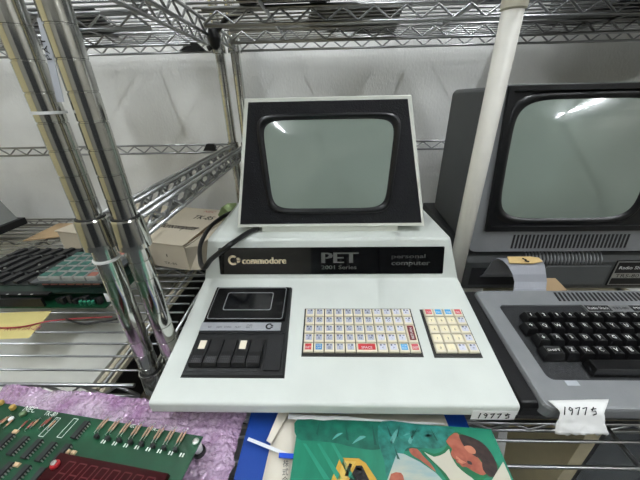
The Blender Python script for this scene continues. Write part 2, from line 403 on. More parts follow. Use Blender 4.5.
    # ---- keyboards
    def tray(x0, y0, x1, y1):
        b = MB(); b.fbox(D, x0, y0, -.0005, x1, y1, .0010, 0, .0006); return b.build('key_tray', mat('tray_black', (28, 26, 24), .5, 0, .1), T)
    p = .01385
    GI = mat('inlay_grey', (178, 182, 198), .35, .2, .05); GL = mat('inlay_light', (206, 208, 222), .35, .2, .05); YI = mat('inlay_cream', (232, 222, 188), .4, 0, .03)
    RI = mat('inlay_red', (186, 48, 52), .4, 0, .05); BI = mat('inlay_blue', (40, 130, 190), .4, 0, .05); MI = mat('inlay_maroon', (104, 24, 32), .4, 0, .05)
    PK = mat('inlay_pink', (204, 84, 92), .4, 0, .05); LB = mat('inlay_sky', (60, 160, 214), .4, 0, .05)
    kmesh = {}
    def key(tr, x, y, body, im, wx=1, wy=1, lm=INK, lw=None):
        kk = (im.name, wx, wy)
        if kk not in kmesh:
            hx = p * wx / 2 - .0006; hy = p * wy / 2 - .0006; b = MB()
            b.loft([[(sx * (hx - e), sy * (hy - e), z) for sx, sy in ((-1, -1), (1, -1), (1, 1), (-1, 1))] for e, z in ((0, 0), (0, .0045), (.0008, .0056))], cap0=True, cap1=True)
            i = .0022; c = .0006
            b.hexa([(-hx + i, -hy + i + c, .0054), (hx - i, -hy + i + c, .0054), (hx - i, hy - i + c, .0054), (-hx + i, hy - i + c, .0054)], [(-hx + i, -hy + i + c, .006), (hx - i, -hy + i + c, .006), (hx - i, hy - i + c, .006), (-hx + i, hy - i + c, .006)], 1)
            kmesh[kk] = b.mesh('key', [CREAMK, im])
        o = link('key', kmesh[kk], None); o.parent = tr; o.matrix_local = D.mw(x, y, -.001)
        if body:
            tl = bpy.data.objects.new('legend', text_data(body, lw or .0036, .0034 if '\n' not in body else .006, lm)); COL.objects.link(tl); tl.parent = o
            if wy > 1: tl.matrix_local = Matrix.Translation((-.0016, -.0085, .0063)) @ Matrix.Rotation(math.pi / 2, 4, 'Z') @ Matrix.Translation((0, -.0034, 0))
            else: tl.location = (-(lw or .0036) / 2, -.0024 if '\n' not in body else -.0025, .0063)
            if im in (GI, GL) and len(body) == 1:
                g = bpy.data.objects.new('graphic_mark', GMARK[random.randrange(3)]); COL.objects.link(g); g.parent = o; g.location = (0, 0, .0063)
        return o
    GMARK = []
    for q in range(3):
        b = MB()
        for (x0, y0, x1, y1) in [((-.0034, .002, -.001, .0042), (.001, .002, .0032, .0036)), ((-.0032, .0022, -.001, .003), (.0008, .0015, .003, .0042)), ((-.0032, .0018, -.0014, .0042), (.0012, .0028, .0034, .0040))][q]:
            b.quad([(x0, y0, 0), (x1, y0, 0), (x1, y1, 0), (x0, y1, 0)])
        GMARK.append(b.mesh('graphic_mark', mat('graphic_ink', (70, 72, 92), .5)))
    tr = tray(-.0368, .0552, .1200, .1325)
    X0 = -.0279; Y0 = .1228; rp = .01400
    rows = ['!"#$%\'&\\()\u2190', 'QWERTYUIOP\u2191', 'ASDFGHJKL:', 'ZXCVBNM,;?']
    for r_, row in enumerate(rows):
        for c_, ch in enumerate(row): key(tr, X0 + c_ * p, Y0 - r_ * rp, ch, GI if c_ < 7 else GL)
    key(tr, X0 + 10 * p, Y0 - 2.5 * rp, 'RETURN', MI, 1, 2, PAPER, .017)
    y5 = Y0 - 4 * rp
    key(tr, X0, y5, 'SHIFT', RI, 1, 1, PAPER, .007); key(tr, X0 + p, y5, 'RVS\nOFF', BI, 1, 1, PAPER, .006)
    for c_, ch in zip((2, 3, 4, 7, 8), '@[]<>'): key(tr, X0 + c_ * p, y5, ch, GI if c_ < 7 else GL)
    key(tr, X0 + 5.5 * p, y5, 'SPACE', RI, 2, 1, PAPER, .014)
    key(tr, X0 + 9 * p, y5, 'STOP\nRUN', LB, 1, 1, PAPER, .0065); key(tr, X0 + 10 * p, y5, 'SHIFT', PK, 1, 1, PAPER, .007)
    tr = tray(.1322, .0545, .1935, .1310)
    X0 = .1428
    key(tr, X0, Y0, 'CLR', PK, lm=PAPER, lw=.006); key(tr, X0 + p, Y0, 'CRSR', LB, lm=PAPER, lw=.0065); key(tr, X0 + 2 * p, Y0, 'CRSR', LB, lm=PAPER, lw=.0065); key(tr, X0 + 3 * p, Y0, 'DEL', PK, lm=PAPER, lw=.006)
    for r_, row in enumerate(('789/', '456*', '123+', '0.-=')):
        for c_, ch in enumerate(row): key(tr, X0 + c_ * p, Y0 - (r_ + 1) * rp, ch, GL if c_ == 3 or (r_ == 3 and c_ == 2) else YI)
    # ---- monitor
    M = Frame((0, .447, .168), (1, 0, 0), (0, .036, .194)); ML = .1975
    mon_l = lambda e: [(-.1535 + e, e), (.1582 - e, e), (.1232 - e, ML - e), (-.1245 + e, ML - e)]
    b = MB(); e0 = [M(x, y, .002) for x, y in mon_l(0)]
    back = [Vector((-.125, .66, .164)), Vector((.13, .66, .164)), Vector((.105, .66, .33)), Vector((-.107, .66, .33))]
    b.loft([[M(x, y, .004) for x, y in mon_l(.0054)], [M(x, y, .004) for x, y in mon_l(.001)], [M(x, y, .003) for x, y in mon_l(0)], [M(x, y, -.01) for x, y in mon_l(0)], back], cap0=True, cap1=True)
    shell = b.build('monitor_shell', PETR, T)
    b = MB(); b.prism([M(x, y, .0036) for x, y in mon_l(.0055)], M.n * .0008); mf = b.build('screen_surround', BLACKT, T)
    cx, cy = .0005, .0985
    def trap(x, y): return (x * (1 - .02 * (y - cy) / .07 * -1) , y)
    def outl(hw, hh, e=5): return [(cx + (x - cx) * (1 + .055 * (y - cy) / .07), y) for x, y in blob2d(cx, cy, hw, hh, e, 64)]
    b = MB(); b.loft([[M(x, y, d) for x, y in outl(hw, hh, e)] for hw, hh, e, d in ((.1055, .0765, 9, .004), (.1045, .0755, 9, .0075), (.1005, .0715, 9, .0075), (.0965, .0675, 9, .0035))], smooth=True)
    b.build('screen_bezel', mat('bezel_black', (15, 16, 18), .3, 0, .1), mf)
    b = MB(); rings = [[M(cx + (x - cx) * s_, cy + (y - cy) * s_, .0042 + .005 * (1 - s_ ** 2)) for x, y in outl(.098, .069, 8)] for s_ in (1, .9, .78, .64, .5, .36, .22, .1, .03)]
    b.loft(rings, cap1=True, smooth=True); sc = b.build('screen_glass', CRT, mf); sc['label'] = 'dark grey-green glass screen'
    MB().hexa([(-.1135, .449, .157), (.116, .449, .157), (.116, .64, .157), (-.1135, .64, .157)], [(-.1135, .451, .1705), (.116, .451, .1705), (.116, .64, .1705), (-.1135, .64, .1705)]).build('monitor_foot', PETR, T)
    return T
white_computer()
Fv = Frame((0, .2100, .0345), (1, 0, 0), (0, 0, 1))
lb = thing('name_tag', 'white taped strip with handwritten number on the white computer\'s front edge', 'label', (.186, .21, .034))
b = MB(); b.fbox(Fv, .159, -.0035, .0003, .2075, .0115, .0007); o = b.build('tape_strip', PAPER, lb)
strokes('handwriting', HAND, Fv, .168, -.0005, .0085, .0006, INK, lb, .0009, .0088)

# ------------------------------------------------------------------ silver and black computer: monitor, interface box, keyboard
def crt_monitor():
    T = thing('crt_monitor', 'dark grey television-style monitor with black bezel and grey-green screen', 'monitor', (.48, .6, .0855))
    G = Frame((0, .5, .0885), (1, 0, 0), (0, .04, .279)); X0, X1, TOP = .268, .69, .2895
    b = MB()
    front = lambda d, e: [G(x, y, d) for x, y in rrect(X0 + e, e, X1 - e, TOP - e, .012, 4)]
    n = len(front(0, 0))
    bx = [(x, z) for x, z in rrect(X0 + .012, .0905, X1 - .012, .372, .012, 4)]
    b.loft([front(.0, .004), front(-.004, 0), front(-.02, 0), [Vector((x, .735, z)) for x, z in bx], [Vector((X0 + .09 + (x - X0) * .57, .845, .11 + (z - .09) * .72)) for x, z in bx]], cap0=True, cap1=True)
    b.build('cabinet', GREYD, T)
    b = MB(); b.prism([G(x, y, -.001) for x, y in rrect(X0 + .001, .001, X1 - .001, TOP - .001, .011, 4)], G.n * .004); face = b.build('front_face', SILVP, T)
    # black bezel surrounding the screen
    bz = [(.2915, .043), (X1 - .012, .043), (X1 - .012, .286), (.2915, .286)]
    bi = [(.3, .052), (X1 - .02, .052), (X1 - .02, .278), (.3, .278)]
    b = MB(); b.loft([[G(x, y, .002) for x, y in bz], [G(x, y, .010) for x, y in bz], [G(x, y, .010) for x, y in bi], [G(x, y, .004) for x, y in bi]], cap1=True)
    bez = b.build('bezel', mat('bezel_black', (0, 0, 0)), face)
    cx, cy, hw, hh = .431, .166, .121, .100
    b = MB(); rings = [[G(cx + (x - cx) * s_, cy + (y - cy) * s_, .0045 + .012 * (1 - s_ ** 2)) for x, y in blob2d(cx, cy, hw, hh, 5.5, 64)] for s_ in (1, .92, .8, .66, .5, .36, .22, .1, .03)]
    b.loft(rings, cap1=True, smooth=True); b.build('screen_glass', CRT, face)['label'] = 'bulging grey-green glass screen'
    b = MB(); b.loft([[G(x, y, d) for x, y in blob2d(cx, cy, hw + e, hh + e, 6, 64)] for e, d in ((.012, .004), (.007, .009), (.001, .0055), (-.002, .004))], smooth=True); b.build('screen_rim', mat('bezel_black', (0, 0, 0)), face)
    b = MB(); x = .346
    while x < .556:
        b.loft([[G(x, .0075, .0031), G(x + .0036, .0075, .0031), G(x + .0052, .0345, .0031), G(x + .0016, .0345, .0031)], [G(x, .0075, .0037), G(x + .0036, .0075, .0037), G(x + .0052, .0345, .0037), G(x + .0016, .0345, .0037)]], cap1=True)
        x += .0072
    b.build('vent_slots', INK, face)
    for k in range(3):
        MB().lathe(G(.615, .09 + k * .07, .006), [(.0, 0), (.016, 0), (.0155, .014), (.013, .017), (0, .017)], 20, ax=G.n).build('knob', BLACK, face)
crt_monitor()
def interface_box():
    T = thing('interface_box', 'grey slotted interface box under the grey television-style monitor', 'computer box', (.49, .62, 0))
    X0, X1 = .272, .70; y0, y1 = .50, .80
    b = MB(); pr = [(y0 + .004, .001), (y0, .006), (y0, .064), (y0 + .006, .076), (y0 + .016, .081), (y1, .085), (y1, .001)]
    b.loft([[(X0, y, z) for y, z in pr], [(X1, y, z) for y, z in pr]], cap0=True, cap1=True); bo = b.build('case', GREYD, T)
    E_ = Frame((0, y0, 0), (1, 0, 0), (0, 0, 1))
    b = MB(); b.fbox(E_, X0 + .012, .012, -.0005, .40, .052, .0004); b.build('connector_slot', INK, T)
    b = MB(); b.loft([[E_(*p, .0001) for p in ((.405, .012), (.552, .012), (.552, .056), (.43, .056))], [E_(*p, .0015) for p in ((.406, .013), (.551, .013), (.551, .055), (.43, .055))]], cap1=True); b.build('front_panel', mat('grey_panel', (82, 84, 84), .5, 0, .05), T)
    b = MB(); x = .385
    while x < .53:
        b.tube([(x, y0 - .0008, .060), (x + .0006, y0 + .0005, .070), (x + .001, y0 + .008, .0782), (x + .002, y0 + .018, .083)], .0018, 6); x += .0068
    b.build('vent_ribs', SILVP, T)
    b = MB(); b.fbox(E_, .558, .010, .0002, .68, .068, .0015); pl_ = b.build('name_plate', BLACK, T)
    b = MB(); b.fbox(E_, .560, .012, .0015, .678, .066, .0020); b.build('plate_border', SILVER, pl_)
    b = MB(); b.fbox(E_, .562, .040, .002, .676, .064, .0026); b.fbox(E_, .562, .014, .002, .676, .028, .0026); b.build('plate_bands', INK, pl_)
    text('lettering', 'Radio Shack', E_, .566, .049, .055, .007, PAPER, pl_, .003); text('lettering', 'TRS-80', E_, .566, .030, .045, .008, INK, pl_, .003)
interface_box()
def ribbon(path, x0s, x1s, th=.0012):
    b = MB(); rings = []
    for k, (y, z) in enumerate(path):
        ya, za = path[max(0, k - 1)]; yb, zb = path[min(len(path) - 1, k + 1)]
        n = Vector((0, -(zb - za), (yb - ya))).normalized() * th
        a = Vector((x0s[k], y, z)); c = Vector((x1s[k], y, z)); rings.append([a, c, c + n, a + n])
    b.loft(rings, cap0=True, cap1=True, smooth=False); return b
T = thing('ribbon_cable', 'wide grey ribbon cable arching from the interface box to the black keyboard', 'cable', (.33, .42, .055))
pth = [(.497, .034), (.488, .045), (.478, .066), (.468, .088), (.458, .0985), (.447, .100), (.437, .095), (.428, .083), (.422, .072), (.414, .064), (.404, .062), (.396, .0625)]
n = len(pth)
x0s = [.300 + .002 * math.sin(k) + .0 * k for k in range(n)]; x1s = [.372, .372, .372, .372, .372, .372, .371, .371, .372, .368, .362, .356]
ribbon(pth, [.302, .302, .301, .300, .301, .304, .309, .315, .318, .314, .306, .301], x1s).build('band', mat('ribbon_grey', (142, 144, 150), .45, .1, .05, stretch=(60, 1, 1)), T)
R_ = Frame((.312, .4445, .1025), (1, 0, 0), (0, .010, .005))
b = MB(); b.loft([[Vector(p) for p in ((.311, .4385, .0985), (.350, .4375, .0980), (.367, .4405, .1000), (.366, .4500, .1022), (.355, .4560, .1012), (.316, .4560, .1012))], [Vector(p) + Vector((0, -.0006, .0016)) for p in ((.311, .4385, .0985), (.350, .4375, .0980), (.367, .4405, .1000), (.366, .4500, .1022), (.355, .4560, .1012), (.316, .4560, .1012))]], cap0=True, cap1=True)
b.build('masking_tape', mat('tape_tan', (206, 178, 122), .7, 0, .08), T)['label'] = 'torn tan masking tape with a scribble'
b = MB(); b.tube([(.336, .4465, .1044), (.341, .4425, .103), (.337, .441, .1026), (.344, .4395, .1018)], .0012, 5); b.build('scribble', INK, T)
def black_keyboard():
    T = thing('computer_keyboard', 'silver and black keyboard computer with white-lettered black keys', 'keyboard', (.45, .31, 0))
    K = Frame((0, .214, .05), (1, 0, 0), (0, .19, .022)); X0, X1, DL = .2385, .66, .187
    # black lower shell
    b = MB(); pr = [(.229, .001), (.2205, .022), (.219, .038), (.221, .044), (.404, .066), (.406, .04), (.395, .001)]
    b.loft([[(.219 + (.008 if z < .01 else 0), y, z) for y, z in pr], [(X1 + .019 - (.008 if z < .01 else 0), y, z) for y, z in pr]], cap0=True, cap1=True)
    bevel(b.build('lower_shell', mat('shell_black', (11, 11, 12), .4, 0, .1, bump=.15, spec=.35), T), .003)
    # silver upper frame with rounded opening
    o_ = rrect(X0, -.004, X1, DL, .010, 5); pi_ = rrect(.262, .030, X1 - .022, .153, .008, 5)
    b = MB(); b.loft([[K(x, y, -.018) for x, y in o_], [K(x, y, -.004) for x, y in o_], [K(x * .992 + .0035, y * .985 + .001, -.0006) for x, y in o_], [K(x * .985 + .0065, y * .97 + .003, .0) for x, y in o_], [K(x, y, 0) for x, y in pi_], [K(x, y, -.004) for x, y in pi_]], smooth=False)
    b.build('upper_frame', SILVP, T)
    b = MB(); b.prism([K(x, y, -.006) for x, y in rrect(.2615, .0295, X1 - .0215, .1535, .008, 5)], K.n * .0035); b.build('key_panel', PANELD, T)
    # rear vent strip
    b = MB(); x = .36
    while x < X1 - .02:
        b.loft([[K(x, .161, -.0002), K(x + .0032, .161, -.0002), K(x + .0062, .180, -.0002), K(x + .003, .180, -.0002)], [K(x, .161, .0006), K(x + .0032, .161, .0006), K(x + .0062, .180, .0006), K(x + .003, .180, .0006)]], cap1=True); x += .0068
    b.build('vent_slots', INK, T)
    b = MB(); b.fbox(K, .388, .1375, -.003, .58, .1525, .0006); pl_ = b.build('name_plate', SILVER, T)
    b = MB(); b.fbox(K, .390, .140, .0006, .4245, .151, .0010); b.fbox(K, .4555, .140, .0006, .577, .151, .0010); b.build('plate_bands', INK, pl_)
    text('lettering', 'Radio Shack', K, .392, .1428, .030, .005, PAPER, pl_, .0013); text('lettering', 'TRS-80', K, .4285, .1428, .022, .005, INK, pl_, .0009)
    text('lettering', 'MICRO COMPUTER SYSTEM', K, .459, .1432, .1, .004, PAPER, pl_, .0013)
    KB_ = mat('keycap_black', (16, 16, 17), .28, 0, .1, coat=.2)
    p = .0183; rp = .0196; cache = {}
    WL = mat('key_lettering', (224, 224, 220), .5, 0, 0)
    def key(x, y, s, wd=1):
        if wd not in cache:
            hx = p * wd / 2 - .0007; hy = p / 2 - .0007
            b = MB(); b.loft([[(sx * (hx - e), sy * (hy - e) + dy, z) for sx, sy in ((-1, -1), (1, -1), (1, 1), (-1, 1))] for e, z, dy in ((0, 0, 0), (.0004, .003, 0), (.0026, .0112, .0006), (.0036, .0114, .0006), (.0052, .0104, .0006))], cap0=True, cap1=True)
            cache[wd] = b.mesh('keycap', KB_)
        o = link('keycap', cache[wd], None); o.parent = T; o.matrix_local = Matrix.Translation(-T.location) @ K.mw(x, y, -.0005)
        if s:
            lw = .0045 if len(s) == 1 else min(.016, .0034 * len(s))
            tl = bpy.data.objects.new('legend', text_data(s, lw, .0052 if len(s) == 1 else .0034, WL)); COL.objects.link(tl); tl.parent = o
            tl.location = (-lw / 2, -.0018, .0118)
    for c_, ch in enumerate('1234567890:-'): key(.2905 + c_ * p, .1225, ch)
    key(.2905 + 12.25 * p, .1225, 'BREAK', 1.3)
    for c_, ch in enumerate('\u2191QWERTYUIOP@\u2190\u2192'): key(.2795 + c_ * p, .1225 - rp, ch)
    for c_, ch in enumerate('\u2193ASDFGHJKL;'): key(.2840 + c_ * p, .1225 - 2 * rp, ch)
    key(.2840 + 11.25 * p, .1225 - 2 * rp, 'ENTER', 1.5); key(.2840 + 12.7 * p, .1225 - 2 * rp, 'CLEAR', 1.3)
    key(.2850, .1225 - 3 * rp, 'SHIFT', 1.5)
    for c_, ch in enumerate('ZXCVBNM,./'): key(.3075 + c_ * p, .1225 - 3 * rp, ch)
    key(.3075 + 10.25 * p, .1225 - 3 * rp, 'SHIFT', 1.5)
    b = MB(); y = .1225 - 4 * rp - .0005
    b.loft([[K(x, yy, z) for x, yy in ((.316 + e, y - .009 + e), (.466 - e, y - .009 + e), (.466 - e, y + .009 - e), (.316 + e, y + .009 - e))] for e, z in ((0, 0), (.0005, .004), (.0024, .011), (.0036, .0112))], cap0=True, cap1=True)
    b.build('space_bar', KB_, T)
    b = MB(); b.fbox(K, .2790, .0228, .0001, .2935, .0290, .0005); b.build('clear_tape', mat('frost_tape', (176, 180, 186), .3, 0, .03), T)
black_keyboard()
# crumpled paper tag taped to its front
T = thing('paper_tag', 'crumpled white paper tag with handwritten number on the silver keyboard\'s front', 'label', (.27, .205, .0))
b = MB(); NX, NY = 14, 12; g = []
cn = [onz(546, 401, .052), onz(609, 399, .052), ony(611, 434, .203), ony(553, 438, .203)]
def tagpt(u, v):        # lies on the frame's top edge, bends over it and hangs
    A = onz(548 + 61 * u, 400.5 - 1.5 * u, .0535); B_ = Vector((.2475 + .0455 * u, .2055, .0515)); C_ = ony(556 + 54 * u, 434, .1965)
    return A.lerp(B_, v / .3) if v < .3 else B_.lerp(C_, (v - .3) / .7)
for j in range(NY + 1):
    row = []
    v = j / NY
    for i in range(NX + 1):
        u = i / NX
        pnt = tagpt(u, v)
        pnt = pnt + Vector((.002 * math.sin(v * 6) * (1 if u in (0, 1) else .3), -.004 * max(0, v - .3) * abs(noise.noise(Vector((u * 3, v * 3, 2)))) * 2 - .002 * max(0, v - .3) * abs(noise.noise(Vector((u * 7, v * 6, 9)))) * 2, .0006 * noise.noise(Vector((u * 5, v * 5, 3)))))
        if j == NY: pnt.z += .006 * noise.noise(Vector((u * 7, 3, 0)))
        row.append(pnt)
    g.append(row)
b.loft(g, closed=False, smooth=True); o = b.build('sheet', PAPER, T); o.modifiers.new('thick', 'SOLIDIFY').thickness = .0004
FT = Frame(tagpt(0, .34), tagpt(1, .34) - tagpt(0, .34), Vector((0, .55, 1)))
strokes('handwriting', HAND, FT, .006, -.001, .0085, .00055, INK, T, .0012, .0088)

# ------------------------------------------------------------------ things lying on the narrow cart
# blue folder, envelope, booklet
def sheet(name, pts, th, m, parent=None):
    b = MB(); b.loft([[Vector(p) for p in pts], [Vector(p) + Vector((0, 0, th)) for p in pts]], cap0=True, cap1=True); return b.build(name, m, parent)
BLUE = mat('folder_blue', (10, 56, 134), .4, 0, .05)
fo = thing('folder', 'bright blue folder lying under the envelope and green booklet', 'folder', (.05, .13, 0))
sheet('back_cover', [(-.1035, .04, .0005), (.166, .04, .0005), (.166, .231, .0005), (-.1005, .231, .0005)], .0012, BLUE, fo)
sheet('front_cover', [(-.1025, .041, .0062), (.165, .041, .0062), (.165, .231, .0062), (-.0995, .231, .0062)], .0012, BLUE, fo)
b = MB(); b.box((-.103, .04, .0005), (.165, .0415, .0074)); b.build('spine', BLUE, fo)
sheet('papers', [(-.098, .045, .0018), (.16, .045, .0018), (.16, .226, .0018), (-.095, .226, .0018)], .004, PAPER, fo)
ENV = mat('envelope_cream', (214, 207, 192), .75, 0, .06, 12, bump=.2, bscale=50)
ev = thing('envelope', 'creased cream paper envelope under the green booklet', 'envelope', (.03, .13, .008))
b = MB(); g = []
for j in range(13):
    v = j / 12; row = []
    for i in range(15):
        u = i / 14; x = -.0785 + .0135 * v + u * (.225 - .02 * v); y = .055 + v * .1735
        z = .0092 + .0022 * noise.noise(Vector((x * 25, y * 25, 1)))
        row.append((x, y, max(.0085, z)))
    g.append(row)
b.loft(g, closed=False, smooth=True); b.build('sheet', ENV, ev).modifiers.new('thick', 'SOLIDIFY').thickness = .0006
q = [onz(u, v_, z_) for u, v_, z_ in ((279.5, 410, .0145), (290, 411, .0125), (271, 444, .0120), (266.5, 441, .0128))]
sheet('folded_flap', q, .0007, ENV, ev)
EF = Frame((0, 0, .0128), (1, 0, 0), (0, 1, 0))
for k, ch in enumerate('\u682a\u5f0f\u4f1a\u793e'):
    x, y = EF.px(282.5 - k * .6, 467 + k * 8.5); text('lettering', ch, EF, x, y, .0062, .0066, mat('ink_grey', (60, 60, 62), .6), ev, .0)
# white strap with a blue end
ct = thing('plastic_strap', 'thin white plastic strap with blue end lying across the envelope', 'strap', (-.055, .185, .016))
a_, b_ = onz(248, 439, .0165), onz(290, 456, .0165); c_ = onz(300, 457, .017)
dv = (b_ - a_).normalized(); nn = Vector((-dv.y, dv.x, 0)) * .0017
sheet('strap', [a_ - nn, b_ - nn, b_ + nn, a_ + nn], .0008, mat('frost_white', (216, 218, 222), .3, 0, .03), ct)
q0, q1 = onz(279, 456, .0165), onz(298, 458, .0165)
sheet('blue_end', [q0 + Vector((0, -.002, 0)), q1 + Vector((0, -.002, .001)), q1 + Vector((0, .0025, .001)), q0 + Vector((0, .0025, 0))], .0018, mat('strap_blue', (28, 74, 190), .35), ct)
# booklet with illustrated cover
BK = thing('booklet', 'green booklet with painted cover of a young man and a yellow keyboard', 'booklet', (.08, .12, .0145))
ZB = .0195
TLb, TRb = onz(299, 417, ZB), onz(491, 429, ZB)
ux = (TRb - TLb); wB = ux.length
BF = Frame(TLb, ux, Vector((-ux.y, ux.x, 0)))          # y up the page, page runs to negative y
HB = .21
b = MB(); b.fbox(BF, .0006, -HB, -.0045, wB - .0005, -.0006, -.0006); b.build('pages', mat('page_edge', (222, 216, 200), .8, 0, .05, stretch=(1, 1, 80)), BK)
TEAL = mat('cover_teal', (18, 105, 80), .35, 0, .12, 60, rgb2=(28, 120, 93), coat=.15, stretch=(1, .25, 1))
b = MB(); b.fbox(BF, 0, -HB, -.0006, wB, 0, 0); cov = b.build('cover', TEAL, BK)
cov['label'] = 'glossy green cover with a painted figure'
b = MB(); b.fbox(BF, -.0008, -HB, -.0051, wB, -.0004, -.0045); b.build('back_cover', TEAL, BK)
LAY = [0]
def art(name, pts, m, step=1):
    LAY[0] += step; h = .00005 + LAY[0] * .00004
    P_ = [BF(*BF.px(*p), h) for p in pts]; b = MB(); b.quad(P_); o = b.build(name, m, cov); return o
def smooth_poly(pts, n=4):
    out = []; N_ = len(pts)
    for i in range(N_):
        p0, p1, p2, p3 = [Vector(pts[(i + k - 1) % N_]) for k in range(4)]
        for k in range(n):
            t = k / n; out.append(tuple(.5 * ((2 * p1) + (p2 - p0) * t + (2 * p0 - 5 * p1 + 4 * p2 - p3) * t * t + (3 * p1 - p0 - 3 * p2 + p3) * t ** 3)))
    return out
DT2 = mat('art_fold_teal', (10, 66, 56), .35, 0, .1); DT = mat('art_dark_teal', (13, 79, 64), .35, 0, .2, 90, rgb2=(20, 98, 79)); MT = mat('art_shirt', (23, 97, 84), .35, 0, .35, 120, rgb2=(43, 123, 113))
LT = mat('art_light_teal', (89, 146, 139), .35, 0, .2, 80); GR = mat('art_green', (11, 90, 54), .35, 0, .08); CRM = mat('art_cream', (185, 180, 164), .4, 0, .04)
SK = mat('art_skin', (144, 69, 52), .4, 0, .2, 120, rgb2=(162, 92, 71)); SKL = mat('art_skin_light', (175, 110, 85), .4, 0, .1); HR = mat('art_hair', (31, 21, 20), .4, 0, .4, 150, rgb2=(57, 39, 34))
YL = mat('art_yellow', (182, 141, 51), .4, 0, .06); PAS = mat('art_pastel', (123, 156, 167), .35, 0, .05, 30, rgb2=(174, 175, 156), stretch=(1, 3, 1)); BK_ = mat('art_black', (20, 18, 20), .4, 0, .1); RD = mat('art_lip', (115, 41, 38), .4)
art('print', smooth_poly([(299, 417.5), (345, 420), (400, 423), (444, 427), (452, 431), (440, 446), (420, 449), (405, 451), (390, 448), (372, 450), (352, 447), (335, 443), (315, 441), (297, 438)], 3), DT)
art('print', smooth_poly([(382, 421.5), (415, 424), (448, 428), (455, 433), (447, 444), (436, 449), (412, 447), (404, 452), (400, 470), (402, 480), (388, 480), (384, 460), (378, 440)], 3), MT)
for q in (((332, 440), (337, 434), (343, 433), (337, 437)), ((352, 444), (360, 436), (366, 437), (358, 441)), ((403, 436), (411, 431), (423, 430), (410, 434)), ((408, 441), (412, 434), (414, 435), (411, 444)), ((390, 440), (396, 430), (398, 431), (393, 444)), ((424, 436), (434, 432), (438, 434), (428, 438))):
    art('print', smooth_poly(q, 2), LT, 0)
art('print', [(397, 453), (404, 454), (420, 462), (436, 473), (446, 484), (384, 490), (388, 478)], PAS)
art('print', smooth_poly([(420, 450), (434, 454), (444, 450), (447, 446), (457, 443), (466, 447), (474, 457), (482, 470), (478, 478), (483, 487), (470, 492), (452, 487), (441, 472), (432, 462)], 2), GR)
art('print', smooth_poly([(424, 452), (434, 457), (445, 453), (449, 449), (452, 457), (457, 466), (466, 474), (476, 482), (470, 490), (455, 486), (446, 474), (436, 464)], 2), CRM)
art('print', smooth_poly([(409, 449), (417, 449), (423, 456), (430, 463), (436, 472), (428, 466), (420, 460), (412, 455)], 2), SK)
art('print', smooth_poly([(391, 474), (401, 473), (404, 480), (402, 486), (390, 486)], 2), SK)
art('print', smooth_poly([(446, 441), (454, 432), (462, 434), (472, 440), (484, 447), (494, 459), (500, 470), (496, 478), (487, 477), (480, 482), (470, 474), (460, 468), (452, 458), (449, 449)], 3), GR)
art('print', smooth_poly([(446, 441.5), (454, 433), (460, 436), (466, 446), (478, 458), (487, 471), (483, 475.5), (476, 473), (470, 469.5), (466, 467), (462, 467), (459.5, 463.8), (456.8, 463), (455.5, 459.8), (452.8, 458), (450.5, 453.5), (452, 449)], 2), SK)
art('print', smooth_poly([(459, 435), (470, 437), (482, 443), (491, 453), (497, 466), (496, 475), (490, 477), (483, 470), (481, 460), (474, 456), (467, 449), (463, 445)], 3), HR)
art('print', smooth_poly([(464, 447), (470, 446), (475, 450), (475, 454), (469, 453)], 3), SKL)
art('print', smooth_poly([(456, 456), (461, 460), (466, 463), (462, 464), (457, 461)], 2), SKL)
art('print', smooth_poly([(467, 461), (471, 462), (472, 465), (468, 464)], 2), BK_, 0)
art('print', smooth_poly([(455.5, 459.5), (459, 459.5), (457.5, 462)], 2), RD, 0)
art('print', smooth_poly([(463, 462), (465.5, 464), (463, 465)], 2), RD, 0)
for q in (((386, 424), (392, 436), (390, 437)), ((400, 424), (398, 438), (396.5, 436)), ((418, 427), (412, 440), (411, 437)), ((430, 428), (438, 441), (436, 441)), ((394, 446), (400, 460), (397, 459)), ((345, 422), (349, 441), (346.5, 440)), ((372, 424), (377, 446), (374, 445)), ((320, 420), (318, 436), (316, 434))): art('print', q, DT2)
art('print', [(503, 462), (508, 473), (516, 492), (480, 494), (492, 480)], CRM)
art('print', [(340, 458), (359, 459), (366, 464), (378, 482), (384, 494), (326, 494)], YL)
art('print', [(356, 466), (362, 466), (376, 494), (344, 494), (350, 478)], BK_)
art('print', [(349, 464), (352.5, 464.5), (348, 477), (344.5, 476.5)], BK_, 0)
art('print', [(343, 461), (356, 462), (338, 494), (334, 494)], mat('art_yellow_light', (194, 161, 79), .4), 0)
for q in range(4): art('print', [(356 + q * 2.6, 468 + q * 6), (361 + q * 2.6, 468.5 + q * 6), (362.5 + q * 2.6, 471 + q * 6), (356.5 + q * 2.4, 470.5 + q * 6)], mat('art_grey', (79, 75, 72), .4), 0)
for q in range(3): art('print', [(303 + q * 14, 444), (306 + q * 14, 444), (330 + q * 13, 480), (324 + q * 13, 480)], mat('art_teal_ray', (41, 128, 103), .35, 0, .1), 0)
# wrinkled paper sheet wedged behind the booklet's top edge
pw = thing('paper_sheet', 'thin white paper sheet sticking out above the green booklet\'s top edge', 'paper', (.03, .208, .0145))
b = MB(); g = []
for j in range(4):
    row = []
    for i in range(40):
        u = i / 39; x = -.05 + .185 * u
        row.append((x, .2138 + .002 * j * (1 - .75 * u) + .001 * noise.noise(Vector((x * 60, j, 0))), .0215 - .008 * u + (.006 * (3 - abs(2 * j - 3)) / 3 * max(0, 1 - abs(u - .35) * 3)) + .0012 * noise.noise(Vector((x * 120, j * 2, 4)))))
    g.append(row)
b.loft(g, closed=False, smooth=False); b.build('sheet', PAPER, pw).modifiers.new('thick', 'SOLIDIFY').thickness = .0006
